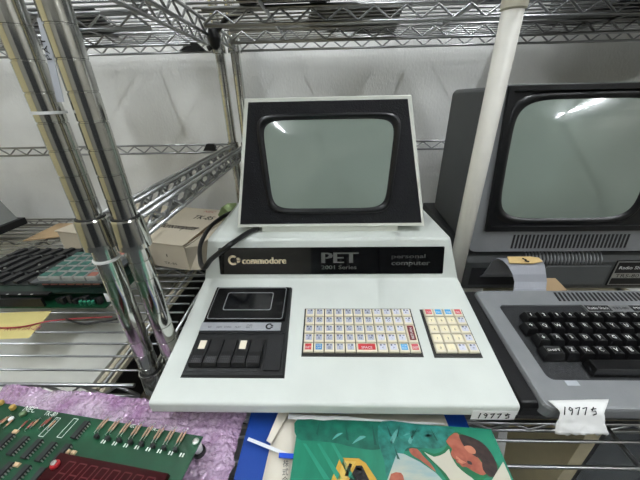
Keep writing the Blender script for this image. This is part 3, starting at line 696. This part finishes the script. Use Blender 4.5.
# ------------------------------------------------------------------ bubble wrap
def bubble_wrap():
    me_m = bpy.data.materials.new('bubble_film'); me_m.use_nodes = True; nt = me_m.node_tree; pb = nt.nodes['Principled BSDF']; out = nt.nodes['Material Output']
    pb.inputs['Roughness'].default_value = .09; pb.inputs['Specular IOR Level'].default_value = 1.0; pb.inputs['Coat Weight'].default_value = 1; pb.inputs['Metallic'].default_value = .38
    tc = nt.nodes.new('ShaderNodeTexCoord'); nz = nt.nodes.new('ShaderNodeTexNoise'); nz.inputs['Scale'].default_value = 22; nt.links.new(tc.outputs['Object'], nz.inputs['Vector'])
    rp_ = nt.nodes.new('ShaderNodeValToRGB'); rp_.color_ramp.elements[0].position = .35; rp_.color_ramp.elements[1].position = .68
    rp_.color_ramp.elements[0].color = lin((186, 142, 186)); rp_.color_ramp.elements[1].color = lin((234, 212, 234))
    nt.links.new(nz.outputs['Fac'], rp_.inputs[0]); nt.links.new(rp_.outputs[0], pb.inputs['Base Color'])
    n2 = nt.nodes.new('ShaderNodeTexNoise'); n2.inputs['Scale'].default_value = 170; nt.links.new(tc.outputs['Object'], n2.inputs['Vector'])
    bp = nt.nodes.new('ShaderNodeBump'); bp.inputs['Strength'].default_value = 1; bp.inputs['Distance'].default_value = .008; nt.links.new(n2.outputs['Fac'], bp.inputs['Height']); nt.links.new(bp.outputs[0], pb.inputs['Normal'])
    tr = nt.nodes.new('ShaderNodeBsdfTransparent'); tr.inputs[0].default_value = lin((226, 196, 226)); mx = nt.nodes.new('ShaderNodeMixShader'); mx.inputs[0].default_value = .88
    nt.links.new(tr.outputs[0], mx.inputs[1]); nt.links.new(pb.outputs[0], mx.inputs[2]); nt.links.new(mx.outputs[0], out.inputs['Surface'])
    NX, NY = 190, 110; b = MB(); g = []
    TLc, TRc, BRc, BLc = Vector((-.455, .2665)), Vector((-.108, .236)), Vector((-.108, .045)), Vector((-.49, .06))
    for j in range(NY + 1):
        v = j / NY; row = []
        for i in range(NX + 1):
            u = i / NX; p = TLc.lerp(TRc, u).lerp(BLc.lerp(BRc, u), v)
            jx = .004 * noise.noise(Vector((v * 14, 5, 0))) if u > .98 else 0
            x, y = p.x + jx, p.y
            base = .006 + .004 * noise.noise(Vector((x * 22, y * 22, 0))) + .0028 * noise.noise(Vector((x * 60, y * 60, 7)))
            a = .0105; q = y / (a * .866); rw = math.floor(q + .5); xx = x / a + .5 * (rw % 2); dx = (xx - math.floor(xx + .5)) * a; dy = (q - rw) * a * .866
            d2 = (dx * dx + dy * dy) / (.0047 ** 2)
            dome = .0030 * math.sqrt(max(0, 1 - d2)) * (.5 + .9 * abs(noise.noise(Vector((math.floor(xx + .5) * 3.1, rw * 2.7, 3)))) * 1.4)
            z = max(.0012, base + .0022 * abs(noise.noise(Vector((x * 130, y * 130, 11)))) - .001) + dome
            if u > .97: z *= (1 - u) / .03 * .9 + .1
            row.append((x, y, z))
        g.append(row)
    b.loft(g, closed=False, smooth=True)
    o = b.build('bubble_wrap', me_m); tag(o, 'crinkled pink bubble wrap sheet under the green circuit board', 'bubble wrap'); return o
bubble_wrap()
# ------------------------------------------------------------------ large green circuit board with red display
def big_board():
    T = thing('circuit_board', 'large green circuit board with red digit display on pink bubble wrap', 'circuit board', (-.28, .12, .012))
    zb = .037; C0 = onz(203, 436.5, zb); CL = onz(0, 402.5, zb)
    ux = (C0 - CL).normalized(); Bf = Frame(C0, ux, Vector((-ux.y, ux.x, 0)))     # origin: far right corner; x<0 along edge, y<0 towards camera
    b = MB(); b.fbox(Bf, -.31, -.18, -.0016, 0, 0, 0); brd = b.build('board', PCBG, T)
    SLK = mat('silkscreen', (216, 222, 214), .6); LEAD = mat('lead_tin', (190, 190, 186), .3, .9)
    for x, y in ((-.005, -.006), (-.305, -.006), (-.005, -.172), (-.305, -.172)):
        st = MB().lathe(Bf(x, y, -.0016 - .017), [(.0045, .003), (.0045, .017)], 12).build('standoff', WHITEP, T); st['label'] = 'white standoff with black foot'
        MB().lathe(Bf(x, y, -.0016 - .0195), [(.005, 0), (.0068, .001), (.0068, .005), (.004, .006)], 12).build('rubber_foot', BLACK, st)
        MB().lathe(Bf(x, y, 0), [(.0036, 0), (.0034, .0012), (.002, .002)], 10).build('screw', LEAD, T)
    def px(u, v): return Bf.px(u, v)
    text('lettering', 'NEC', Bf, *px(22, 411), .016, .0065, SLK, brd, .0003); text('lettering', 'TK-80', Bf, *px(43, 415), .016, .005, SLK, brd, .0003)
    text('lettering', 'NEC-TK', Bf, *px(128, 427), .014, .0035, SLK, brd, .0003); text('lettering', 'MR-80', Bf, *px(148, 430), .018, .003, SLK, brd, .0003)
    icm = {}
    def ic(x, y, L=.019, wd=.0065, vert=True):
        k = (round(L, 4), wd)
        if k not in icm:
            b = MB(); b.loft([[(sx * (wd / 2 - e), sy * (L / 2 - e), z) for sx, sy in ((-1, -1), (1, -1), (1, 1), (-1, 1))] for e, z in ((.0006, .0006), (0, .0022), (.0006, .0040))], cap0=True, cap1=True)
            a = b.mesh('chip_body', ICB); b = MB(); n = int(L / .00254); y0 = -(n - 1) * .00127
            for q in range(n):
                for s in (-1, 1): b.hexa([(s * (wd / 2 + .0011) - .0002, y0 + q * .00254 - .0005, 0), (s * (wd / 2 + .0011) + .0002, y0 + q * .00254 - .0005, 0), (s * (wd / 2 + .0011) + .0002, y0 + q * .00254 + .0005, 0), (s * (wd / 2 + .0011) - .0002, y0 + q * .00254 + .0005, 0)],
                                         [(s * wd / 2 - .0002, y0 + q * .00254 - .0006, .0024), (s * wd / 2 + .0002, y0 + q * .00254 - .0006, .0024), (s * wd / 2 + .0002, y0 + q * .00254 + .0006, .0024), (s * wd / 2 - .0002, y0 + q * .00254 + .0006, .0024)])
            icm[k] = (a, b.mesh('chip_pins', LEAD))
        o = bpy.data.objects.new('chip', icm[k][0]); COL.objects.link(o); o.parent = T; o.matrix_local = Matrix.Translation(-T.location) @ Bf.mw(x, y, 0)
        c = bpy.data.objects.new('chip_pins', icm[k][1]); COL.objects.link(c); c.parent = o
    for u, v in ((81, 431), (4, 444), (19, 447), (33, 450), (47, 453), (62, 455), (3, 474), (20, 477), (36, 480)): ic(*px(u, v))
    for k in range(4): ic(-.285 + k * .03, -.135, .03, .012)
    for k in range(3): ic(-.29 + k * .022, -.045, .019)
    def res(u, v, cols, L=.012):
        x, y = px(u, v); b = MB(); b.tube([Bf(x, y - L / 2, .0), Bf(x, y - L / 2, .002), Bf(x, y + L / 2, .002), Bf(x, y + L / 2, 0)], .0004, 5, 0)
        b.tube([Bf(x, y - L * .3, .002), Bf(x, y - L * .24, .002), Bf(x, y + L * .24, .002), Bf(x, y + L * .3, .002)], .0013, 8, 1, rs=[.0007, .001, .001, .0007])
        b.build('resistor', [LEAD, cols], T)
    RT = mat('resistor_tan', (176, 138, 108), .5, 0, .2, 500); RB = mat('resistor_red', (140, 78, 66), .5, 0, .2, 500)
    RP_ = mat('diode_pale', (168, 138, 116), .5, 0, .2, 500)
    for k in range(8):      # diode pairs and transistors behind the display
        u, v = 101.5 + k * 11.2, 425.5 + k * 1.9
        res(u, v, RP_, .018); res(u + 3.6, v - 1.0, RP_, .018)
        x, y = px(u - 4, v + 13); b = MB(); pr = [(.0024 * math.cos(a), .0024 * math.sin(a)) for a in [math.radians(-30 + 240 * q / 8) for q in range(9)]]
        b.prism([Bf(x + p[0], y + p[1], .001) for p in pr], Bf.n * .0045); b.build('transistor', ICB, T)
        b = MB(); x, y = px(u + 2, v + 16)
        for q in range(2): b.fbox(Bf, x + q * .003 - .002, y - .002, .0001, x + q * .003 - .0006, y + .0015, .0004)
        b.build('print', SLK, brd)
    for u, v, c in ((2, 423, RB), (6, 421, RT), (10, 424, RT), (25, 425, RB), (31, 426, RB), (36, 424, RT), (45, 424, RB), (49, 422, RB), (53, 425, RT)): res(u, v, c)
    for u, v, r, hh, c in ((14, 409, .0030, .005, mat('cap_amber', (178, 146, 74), .4)), (24, 415, .0034, .004, mat('cap_olive', (84, 104, 72), .4)), (12, 420, .0026, .003, WHITEP), (2, 404, .003, .004, mat('cap_amber', (0, 0, 0)))):
        x, y = px(u, v); MB().lathe(Bf(x, y, 0), [(r * .7, 0), (r, .001), (r, hh), (r * .6, hh + .001)], 12).build('capacitor', c, T)
    for u, v, w_, h_ in ((16, 432, .006, .004), (68, 452, .005, .004), (74, 453, .005, .004), (17, 465, .007, .004), (46, 471, .007, .003)):
        x, y = px(u, v); b = MB(); b.fbox(Bf, x - w_ / 2, y - h_ / 2, 0, x + w_ / 2, y + h_ / 2, .0022, 0, .0005)
        b.build('ceramic_capacitor', mat('cap_tan', (206, 176, 140), .5), T)
    for u, v in ((50, 427), (68, 428)):
        x, y = px(u, v); b = MB(); o_ = [(x - .0032, y - .0105), (x + .0032, y - .0105), (x + .0032, y + .0105), (x - .0032, y + .0105)]; i_ = [(p[0] + math.copysign(.0006, x - p[0]), p[1] + math.copysign(.0006, y - p[1])) for p in o_]
        b.loft([[Bf(*p, .0003) for p in o_], [Bf(*p, .0003) for p in i_]]); b.build('print', SLK, brd)
    # display
    DR = mat('display_red', (46, 4, 8), .2, 0, .15, 40, coat=.1, spec=.25)
    x0, y0 = px(63, 455.5); x1 = -.012
    b = MB(); b.fbox(Bf, x0, y0 - .042, .001, x1, y0, .0062, 0, .0005); dp = b.build('digit_display', DR, T); dp['label'] = 'dark red eight digit display window'
    n = 8; dw = (x1 - x0 - .022) / n; SG = mat('segment_red', (78, 14, 20), .3)
    for k in range(n):
        xa = x0 + .018 + k * dw; b = MB(); s_ = .16
        def seg(xa_, ya_, xb_, yb_):
            t_ = .00055
            f2 = lambda X, Y: Bf(X + (Y - y0) * s_, Y, .0064)
            if abs(xa_ - xb_) > abs(ya_ - yb_): b.quad([f2(xa_, ya_ - t_), f2(xb_, ya_ - t_), f2(xb_, ya_ + t_), f2(xa_, ya_ + t_)])
            else: b.quad([f2(xa_ - t_, ya_), f2(xa_ + t_, ya_), f2(xa_ + t_, yb_), f2(xa_ - t_, yb_)])
        ya, yb, yc = y0 - .006, y0 - .016, y0 - .026; xb = xa + dw * .62
        for s4 in ((xa, ya, xb, ya), (xa, yb, xb, yb), (xa, yc, xb, yc), (xa, yb, xa, ya), (xb, yb, xb, ya), (xa, yc, xa, yb), (xb, yc, xb, yb)): seg(*s4)
        b.build('digit', SG, dp)
    x, y = x0 + .0065, y0 - .011
    MB().lathe(Bf(x, y, .006), [(.0042, 0), (.0042, .002), (.0034, .0036), (.0015, .0042)], 14).build('display_stud', mat('stud_red', (170, 30, 38), .3, coat=.5), dp)
    MB().lathe(Bf(x, y, .0098), [(.0022, 0), (.0024, .0014), (.001, .0018)], 12).build('display_screw', LEAD, dp)
big_board()
# ------------------------------------------------------------------ left rack: stacked single board computer
def board_stack():
    T = thing('board_computer', 'stacked green and black circuit boards with a teal keypad on top', 'circuit board', (-.57, .52, 0))
    G2 = mat('pcb_dark', (18, 38, 31), .4, 0, .3, 30); GB = mat('pcb_black', (30, 33, 33), .45, 0, .3, 30); LEAD = MATS['lead_tin']
    x1 = -.425; x0 = -.78
    MB().box((x0, .428, .010), (x1, .59, .0116)).build('lower_board', PCBG, T)
    MB().box((x0, .446, .0315), (x1, .595, .0331)).build('upper_board', G2, T)
    MB().box((x0, .47, .0331), (-.59, .628, .0345)).build('chip_area', GB, T)
    for x, y in ((x1 - .008, .45), (x1 - .008, .582), (-.66, .452), (x0 + .01, .582)):
        MB().lathe((x, y, .0), [(.0045, .0), (.0045, .0098), (.0045, .0315)], 12).build('standoff', WHITEP, T)
    # black edge frame at the front
    b = MB(); b.box((x0, .436, .0335), (-.535, .446, .0365)); b.box((x0, .4290, .013), (-.545, .434, .0315)); b.build('edge_frame', BLACK, T)
    b = MB()
    for k in range(9): b.box((x0 + .02 + k * .024, .4355, .0365), (x0 + .024 + k * .024, .4375, .0372))
    b.build('edge_marks', WHITEP, T)
    # chips standing in rows
    b0 = MB(); b0.box((-.006, -.019, 0), (.006, .019, .006)); me0 = b0.mesh('chip', ICB)
    for r_ in range(4):
        for c_ in range(6):
            x = -.60 - c_ * .030 - (.008 if r_ % 2 else 0); y = .492 + r_ * .037
            if x < x0 + .01: continue
            o = link('chip', me0, T, (x, y, .0345)); o.rotation_euler = (0, 0, math.radians(-14 + random.uniform(-3, 3))); 
    tmm = MB().lathe((0, 0, 0), [(.0024, 0), (.0024, .004), (.001, .005)], 8).mesh('terminal', LEAD)
    for k in range(18): link('terminal', tmm, T, (-.59 - random.random() * .17, .475 + random.random() * .14, .0345))
    b = MB()
    for k in range(8): b.box((-.53 + k * .012, .44 - (k % 2) * .003, .0116), (-.524 + k * .012, .446, .022 + (k % 3) * .003))
    b.build('small_components', ICB, T)
    for k in range(4): MB().lathe((-.478 + k * .008, .437, .0116), [(.003, 0), (.003, .009), (.002, .0095)], 10).build('coil', mat('coil_green', (60, 150, 120), .4), T)
    # keypad
    kx0, ky0 = -.572, .470; zt = .049
    MB().box((kx0 - .012, ky0 - .012, zt - .003), (-.437, ky0 + .108, zt)).build('keypad_plate', mat('plate_grey', (92, 96, 98), .4, .4, .06), T)
    MB().box((kx0 + .004, ky0 - .006, .0331), (-.45, ky0 + .1, zt - .003)).build('keypad_support', mat('support_dark', (34, 40, 40), .5), T)
    b = MB()
    for k in range(7): b.box((kx0 + .006 + k * .017, ky0 - .0085, .0405), (kx0 + .019 + k * .017, ky0 - .006, .0435))
    b.build('contact_strip', mat('contact_copper', (160, 96, 84), .45), T)
    WK = mat('keypad_white', (150, 152, 148), .45); TKm = mat('keypad_teal', (48, 98, 88), .45, 0, .12); RK = mat('keypad_rust', (150, 92, 76), .45, 0, .1)
    km = {}
    for r_ in range(5):
        for c_ in range(5):
            m_ = RK if (c_ == 4 and r_ in (0, 1, 4)) or (r_ == 4 and c_ == 3) else TKm
            if m_ not in km:
                b = MB(); b.loft([[(sx * (.0106 - e), sy * (.0089 - e), z) for sx, sy in ((-1, -1), (1, -1), (1, 1), (-1, 1))] for e, z in ((0, 0), (0, .008), (.0012, .0098))], cap0=True, cap1=True)
                b.hexa([(-.0086, -.0068, .0096), (.0086, -.0068, .0096), (.0086, .0068, .0096), (-.0086, .0068, .0096)], [(-.008, -.0064, .0106), (.008, -.0064, .0106), (.008, .0064, .0106), (-.008, .0064, .0106)], 1)
                km[m_] = b.mesh('keypad_key', [WK, m_])
            link('keypad_key', km[m_], T, (kx0 + .012 + c_ * .0242, ky0 + .002 + r_ * .0212, zt))
board_stack()
yn = thing('paper_note', 'yellow paper note with red print under the stacked circuit boards', 'paper', (-.56, .39, .0))
YP = mat('note_yellow', (204, 190, 124), .75, 0, .04)
sheet('sheet', [onz(-14, 340, .0006), onz(29, 338, .0006), onz(52, 311, .0006), onz(0, 313, .0006)], .0005, YP, yn)
NF = Frame(onz(4, 331, .0012), onz(36, 327, .0012) - onz(4, 331, .0012), Vector((.1, 1, 0)))
text('lettering', 'ROM 7A-2B', NF, 0, 0, .06, .010, mat('ink_red', (150, 60, 70), .6), yn, .0004)
def cable(name, pts, r, m, label, cat='cable'):
    P_ = [Vector(p) for p in pts]; out = []
    for i in range(len(P_) - 1):
        p0, p1, p2, p3 = P_[max(0, i - 1)], P_[i], P_[i + 1], P_[min(len(P_) - 1, i + 2)]
        for k in range(6):
            t = k / 6; out.append(.5 * ((2 * p1) + (p2 - p0) * t + (2 * p0 - 5 * p1 + 4 * p2 - p3) * t * t + (3 * p1 - p0 - 3 * p2 + p3) * t ** 3))
    out.append(P_[-1]); b = MB(); b.tube(out, r, 8); return tag(b.build(name, m), label, cat)
RUB = mat('cable_black', (20, 20, 21), .4, 0, .1)
cable('red_wire', [onz(-10, 328, .004), onz(20, 327, .004), onz(50, 321, .004), onz(85, 318, .005), onz(112, 317, .006)], .0014, mat('wire_red', (150, 52, 58), .4), 'thin red wire lying in front of the stacked circuit boards')
cable('black_wire', [onz(66, 319, .006), onz(82, 324, .004), onz(100, 322, .005), onz(117, 319, .006)], .0017, RUB, 'thin black wire curling past the yellow note')
# carton
def carton():
    T = thing('carton', 'cream cardboard carton printed with microcomputer lettering on the rack', 'carton', (-.5, .7, 0))
    a = Vector((-.329, .577, .001)); d = Vector((-.7182 + .3308, .6684 - .5753, 0)).normalized(); n = Vector((-d.y, d.x, 0)) * -1
    if n.y < 0: n = -n
    Lc, Dc, hc = .385, .225, .066
    CB = mat('carton_cream', (196, 186, 166), .8, 0, .05, 10, bump=.1, bscale=80); IN = mat('carton_inside_shaded', (104, 82, 54), .85, 0, .06)
    fr_, fl_, br_, bl_ = a, a + d * Lc, a + n * Dc, a + d * Lc + n * Dc
    up = Vector((0, 0, hc))
    b = MB(); b.hexa([fl_, fr_, br_, bl_], [fl_ + up * .93, fr_ + up * .93, br_ + up * .93, bl_ + up * .93]); b.build('tray', CB, T)
    b = MB(); e = d * -.0; b.hexa([p + up * .93 + q for p, q in ((fl_, d * -.004), (fr_, d * .004), (br_, d * .004), (bl_, d * -.004))], [p + up * .96 + q for p, q in ((fl_, d * -.004), (fr_, d * .004), (br_, d * .004), (bl_, d * -.004))]); b.build('gap_shade', IN, T)  # solid strip under the lid, the gap's shade put into its brown
    off = d * .010
    lidp = [fl_ + off * .5 + n * -.002, fr_ + off * .15 + n * -.002, br_ + off * 2.6, bl_ + off * .5]
    b = MB(); b.hexa([p + up * .955 for p in lidp], [p + up * 1.0 for p in lidp]); lid = b.build('lid', CB, T)
    side = MB(); side.hexa([fr_ + d * -.001 , fr_ + d * -.028 + n * .01, br_ + d * -.03, br_ + d * -.001], [fr_ + d * -.001 + up * .9, fr_ + d * -.018 + n * .03 + up * .80, br_ + d * -.016 + up * .86, br_ + d * -.001 + up * .9]); side.build('side_flap', CB, T)
    LF = Frame(fl_ + up * 1.0, -d, n)
    IK = mat('ink_brown', (46, 42, 40), .7); 
    for e in (0, .0012):
        x, y = LF.px(136, 224); text('lettering', 'Training Microcomputer', LF, x + e, y - .012, .185, .036, IK, lid, .0004)
        x, y = LF.px(192, 218); text('lettering', 'TK-85', LF, x + e, y - .004, .062, .026, IK, lid, .0004)
    x, y = LF.px(204, 212); text('lettering', 'NEC', LF, x, y - .003, .036, .014, mat('ink_rust', (170, 90, 80), .7), lid, .0004)
    FF = Frame(fl_, -d, Vector((0, 0, 1)))
    text('lettering', 'TK-85', FF, .318, .010, .035, .006, IK, T, .0006)
    b = MB(); b.fbox(FF, .329, .030, .0002, .331, .037, .0006); b.build('print', IK, T)
carton()
# grey machine and cardboard scrap at the far end of the left rack
T = thing('grey_machine', 'grey plastic machine with black base at the end of the left rack', 'machine', (-1.16, .78, 0))
MB().hexa([(-1.3, .69, .022), (-1.03, .69, .022), (-1.03, .87, .022), (-1.3, .87, .022)], [(-1.3, .72, .10), (-1.065, .72, .10), (-1.065, .87, .10), (-1.3, .87, .10)]).build('cover', mat('machine_grey', (132, 134, 130), .5, 0, .04), T)
MB().box((-1.3, .68, .0005), (-1.015, .88, .022)).build('base', BLACK, T)
T = thing('cardboard_scrap', 'flat brown cardboard scrap beside the grey machine', 'cardboard', (-.86, .80, 0))
sheet('sheet', [(-.895, .74, .0005), (-.80, .77, .0005), (-.79, .87, .0005), (-.90, .87, .0005)], .003, mat('cardboard', (172, 146, 112), .85, 0, .06), T)
T = thing('cardboard_piece', 'small flat tan cardboard piece behind the silver keyboard', 'cardboard', (.37, .44, 0))
sheet('sheet', [(.36, .42, .050), (.415, .425, .050), (.418, .46, .052), (.36, .46, .052)], .002, mat('cardboard', (0, 0, 0)), T)
MB().box((.362, .43, .0005), (.41, .458, .050)).build('block', mat('foam_dark', (48, 46, 42), .8), T)
# power cord from the back of the white computer
PCP = [onz(u, v, z) for u, v, z in ((258, 228, .163), (249, 232, .163), (237, 240, .163), (227, 247, .162))] + [ony(u, v, y) for u, v, y in ((211, 259.5, .398), (204, 268, .408), (200, 259, .45), (201, 243, .50), (211, 226, .56), (226, 215, .60), (243, 208, .63), (252, 204, .67))]
cable('power_cord', PCP, .0042, RUB, 'black power cord looped beside the white computer\'s left shoulder', 'cord')
T = thing('cloth_tag', 'pale green tag hanging on the black power cord', 'tag', (-.232, .60, .17))
b = MB(); lf = [(218, 215), (221, 208), (227, 204), (236, 203), (240, 207), (237, 213), (231, 219), (224, 221)]
b.loft([[ony(u, v, .615) + Vector((0, .006 * math.sin(k), 0)) for k, (u, v) in enumerate(lf)], [ony(u, v, .612) + Vector((0, .006 * math.sin(k) - .002, 0)) for k, (u, v) in enumerate(lf)]], cap0=True, cap1=True); b.build('sheet', mat('tag_green', (168, 190, 140), .7, 0, .08), T).modifiers.new('thick', 'SOLIDIFY').thickness = .002
# cable ties and clear plastic strip on the left posts
for nm, (zx, lab) in enumerate(((.3585, 'thin white cable tie around the left rack post above the collar'), (.185, 'thin white cable tie around the left rack post below the collar'))):
    zc = ony(LP * 0 + (50 if nm == 0 else 108), 114 if nm == 0 else 259, YF).z
    tag(MB().lathe((LP, YF, zc), [(.0129, 0), (.0144, 0), (.0144, .0026), (.0129, .0026)], 24).build('cable_tie', WHITEP), lab, 'cable tie')
T = thing('plastic_strip', 'thin clear plastic strip with print hanging between the two front posts', 'plastic strip', (-.235, .289, .36))
sp = [ony(41 + 20 * k / 8, 18 + 84 * k / 8, .289) for k in range(9)]
b = MB(); b.loft([[p + Vector((-.0030, 0, 0)), p + Vector((.0032, 0, 0)), p + Vector((.0032, -.0008, 0)), p + Vector((-.0030, -.0008, 0))] for p in sp], cap0=True, cap1=True); b.build('strip', mat('strip_frost', (196, 200, 208), .25, 0, .05), T)
text('lettering', 'PAT', Frame(sp[4] + Vector((.002, -.0008, 0)), (0, 0, 1), (-1, 0, 0)), 0, 0, .016, .004, INK, T, .0004)
# ------------------------------------------------------------------ top shelf load
ZT = .5052
T = thing('cardboard_sheet', 'flat grey cardboard sheet lying on the top shelf above the white computer', 'cardboard', (.05, .78, ZT))
sheet('sheet', [onz(315, 6, ZT), onz(403, 8, ZT), onz(393, 34, ZT), onz(303, 30, ZT)], .005, mat('board_grey', (92, 88, 80), .85, 0, .06), T)
T = thing('black_device', 'black boxy device with round feet on the top shelf', 'device', (-.07, .5, ZT))
MB().box((-.155, .40, ZT + .008), (.005, .645, ZT + .075)).build('case', BLACK, T)
for x in (-.135, -.015):
    for y in (.43, .62): MB().lathe((x, y, ZT), [(.013, 0), (.015, .002), (.015, .008)], 16).build('foot', BLACK, T)
T = thing('equipment_board', 'dark flat equipment board lying on the left rack\'s top shelf', 'device', (-.5, .72, ZT))
sheet('board', [(-.60, .62, ZT), (-.40, .61, ZT), (-.50, .84, ZT), (-.66, .84, ZT)], .004, mat('board_dark', (38, 40, 40), .6, 0, .3, 20), T)
for k in range(2): MB().box((-.59 + k * .06, .68, ZT + .004), (-.55 + k * .06, .78, ZT + .02)).build('module', ICB, T)
T = thing('glass_jar', 'clear rounded jar lying on the left rack\'s top shelf', 'jar', (-.33, .585, ZT))
MB().lathe((-.345, .575, ZT + .024), [(.010, 0), (.022, .004), (.024, .02), (.024, .06), (.016, .07), (.016, .085)], 18, ax=(1, .1, 0)).build('body', mat('jar_frost', (196, 200, 200), .15, 0, .05, trans=.4), T)
MB().lathe((-.257, .584, ZT + .024), [(.018, 0), (.018, .012)], 18, ax=(1, .1, 0)).build('cap', WHITEP, T)
T = thing('shade_box', 'dark grey box added on the top shelf to shade the wall', 'box', (.72, .62, ZT))  # box put in to block light and darken the wall at right
CBR = mat('box_grey', (70, 70, 70), .7, 0, .06)
MB().box((.52, .36, ZT), (.98, .86, ZT + .22)).build('body', CBR, T)
for s in (-1, 1): MB().box((.52, .61 + (s - 1) * .124 - .001, ZT + .22), (.98, .61 + (s + 1) * .124, ZT + .223)).build('flap', CBR, T)
# hanging black cord with lump at the back posts
T = thing('hanging_cord', 'black cord with round ferrite lump hanging by the rear posts', 'cord', (-.22, .70, .45))
cp = [ony(252, 11, .67), ony(238, 14, .68), ony(226, 19, .69), ony(219, 28, .70), ony(214, 36, .70), ony(213, 46, .70), ony(208, 49, .70)]
b = MB(); b.tube(cp, .0052, 8); b.build('cord', RUB, T)
c0 = ony(214, 37, .70)
MB().lathe(c0 - Vector((0, 0, .022)), [(.004, 0), (.010, .006), (.0125, .02), (.010, .034), (.005, .042)], 14).build('ferrite_lump', RUB, T)
for (u0, u1, vt, vb, lab) in ((180, 205, 43, 50.5, 'black foam wedge stuck in the upper rear rail'), (203, 216, 144, 151, 'black foam wedge stuck in the middle rear rail')):
    y_ = .9135 if vt < 100 else .895
    p = [ony(u0, vb, y_), ony(u1, vb, y_), ony((u0 + u1) / 2 + 4, vt, y_), ony((u0 + u1) / 2 - 3, vt, y_)]
    b = MB(); b.prism(p, (0, .014, 0)); tag(b.build('foam_wedge', RUB), lab, 'foam wedge')
# ------------------------------------------------------------------ lower shelf load, seen through the wires
ZL = -.36
T = thing('computer_case', 'white flat computer case with ridged edge on the lower left shelf', 'computer case', (-.7, .5, ZL))
WC = mat('case_offwhite', (212, 212, 204), .55, 0, .03)
MB().box((-1.1, .30, ZL + .001), (-.412, .80, -.075)).build('body', WC, T)
MB().box((-.412, .302, ZL + .001), (-.381, .798, -.088)).build('edge_channel', BLACK, T)
for k, x in enumerate((-.408, -.392)):
    MB().box((x, .30, -.0881), (x + .008, .80, -.078)).build('edge_ridge', mat('ridge_cream', (200, 192, 170), .55), T)
MB().box((-.381, .31, ZL + .001), (-.335, .79, -.17)).build('shaded_side', mat('side_shade_brown', (96, 88, 74), .7), T)  # cream side in shadow, its shade put into the brown colour
T = thing('grey_slab', 'dark grey metal slab on the lower shelf under the white computer', 'machine', (-.18, .6, ZL))
MB().box((-.31, .36, ZL + .001), (.14, .86, -.19)).build('body', mat('slab_grey', (120, 122, 124), .45, .2, .06), T)
MB().box((-.312, .355, -.235), (.142, .36, -.215)).build('trim', BLACK, T)
# cream monitor
def lower_monitor():
    T = thing('cream_monitor', 'cream monitor with black-framed dark screen on the lower right shelf', 'monitor', (.55, .45, ZL))
    x0, x1, y0, y1, zt = .371, .826, .262, .66, -.045
    CM = mat('cream_beige', (190, 180, 150), .55, 0, .04)
    MB().hexa([(x0, y0 + .02, ZL + .001), (x1, y0 + .02, ZL + .001), (x1, y1, ZL + .001), (x0, y1, ZL + .001)], [(x0, y0 + .02, zt), (x1, y0 + .02, zt), (x1 - .05, y1, zt - .06), (x0 + .05, y1, zt - .06)]).build('cabinet', CM, T)
    Q = Frame((x0, y0 + .02, ZL + .002), (1, 0, 0), (0, 0, 1)); wd, hh = x1 - x0, zt - ZL - .002
    o_ = [(0, 0), (wd, 0), (wd, hh), (0, hh)]; i_ = [(.022, .022), (wd - .022, .022), (wd - .022, hh - .012), (.022, hh - .012)]
    b = MB(); b.loft([[Q(*p, 0) for p in o_], [Q(*p, .02) for p in o_], [Q(*p, .02) for p in i_], [Q(*p, .004) for p in i_]]); b.build('front_frame', CM, T)
    i2 = [(.05, .05), (wd - .05, .05), (wd - .05, hh - .03), (.05, hh - .03)]
    b = MB(); b.loft([[Q(*p, .019) for p in i_], [Q(*p, .006) for p in i2]]); bz = b.build('bezel', BLACK, T)
    b = MB(); cx, cy = wd / 2, hh / 2 + .01
    b.loft([[Q(cx + (x - cx) * s_, cy + (y - cy) * s_, .005 + .012 * (1 - s_ ** 2)) for x, y in blob2d(cx, cy, wd / 2 - .05, hh / 2 - .04, 6, 40)] for s_ in (1, .85, .6, .3, .05)], cap1=True, smooth=True); b.build('screen_glass', mat('glass_dark', (62, 68, 70), .12, 0, .05, coat=1), T)
lower_monitor()
T = thing('white_panel', 'narrow white plastic panel leaning on the lower shelf beside the cream monitor', 'panel', (.31, .30, ZL))
MB().hexa([(.309, .285, ZL + .001), (.321, .285, ZL + .001), (.321, .31, ZL + .001), (.309, .31, ZL + .001)], [(.243, .262, -.065), (.256, .262, -.065), (.256, .285, -.065), (.243, .285, -.065)]).build('panel', WHITEP, T)
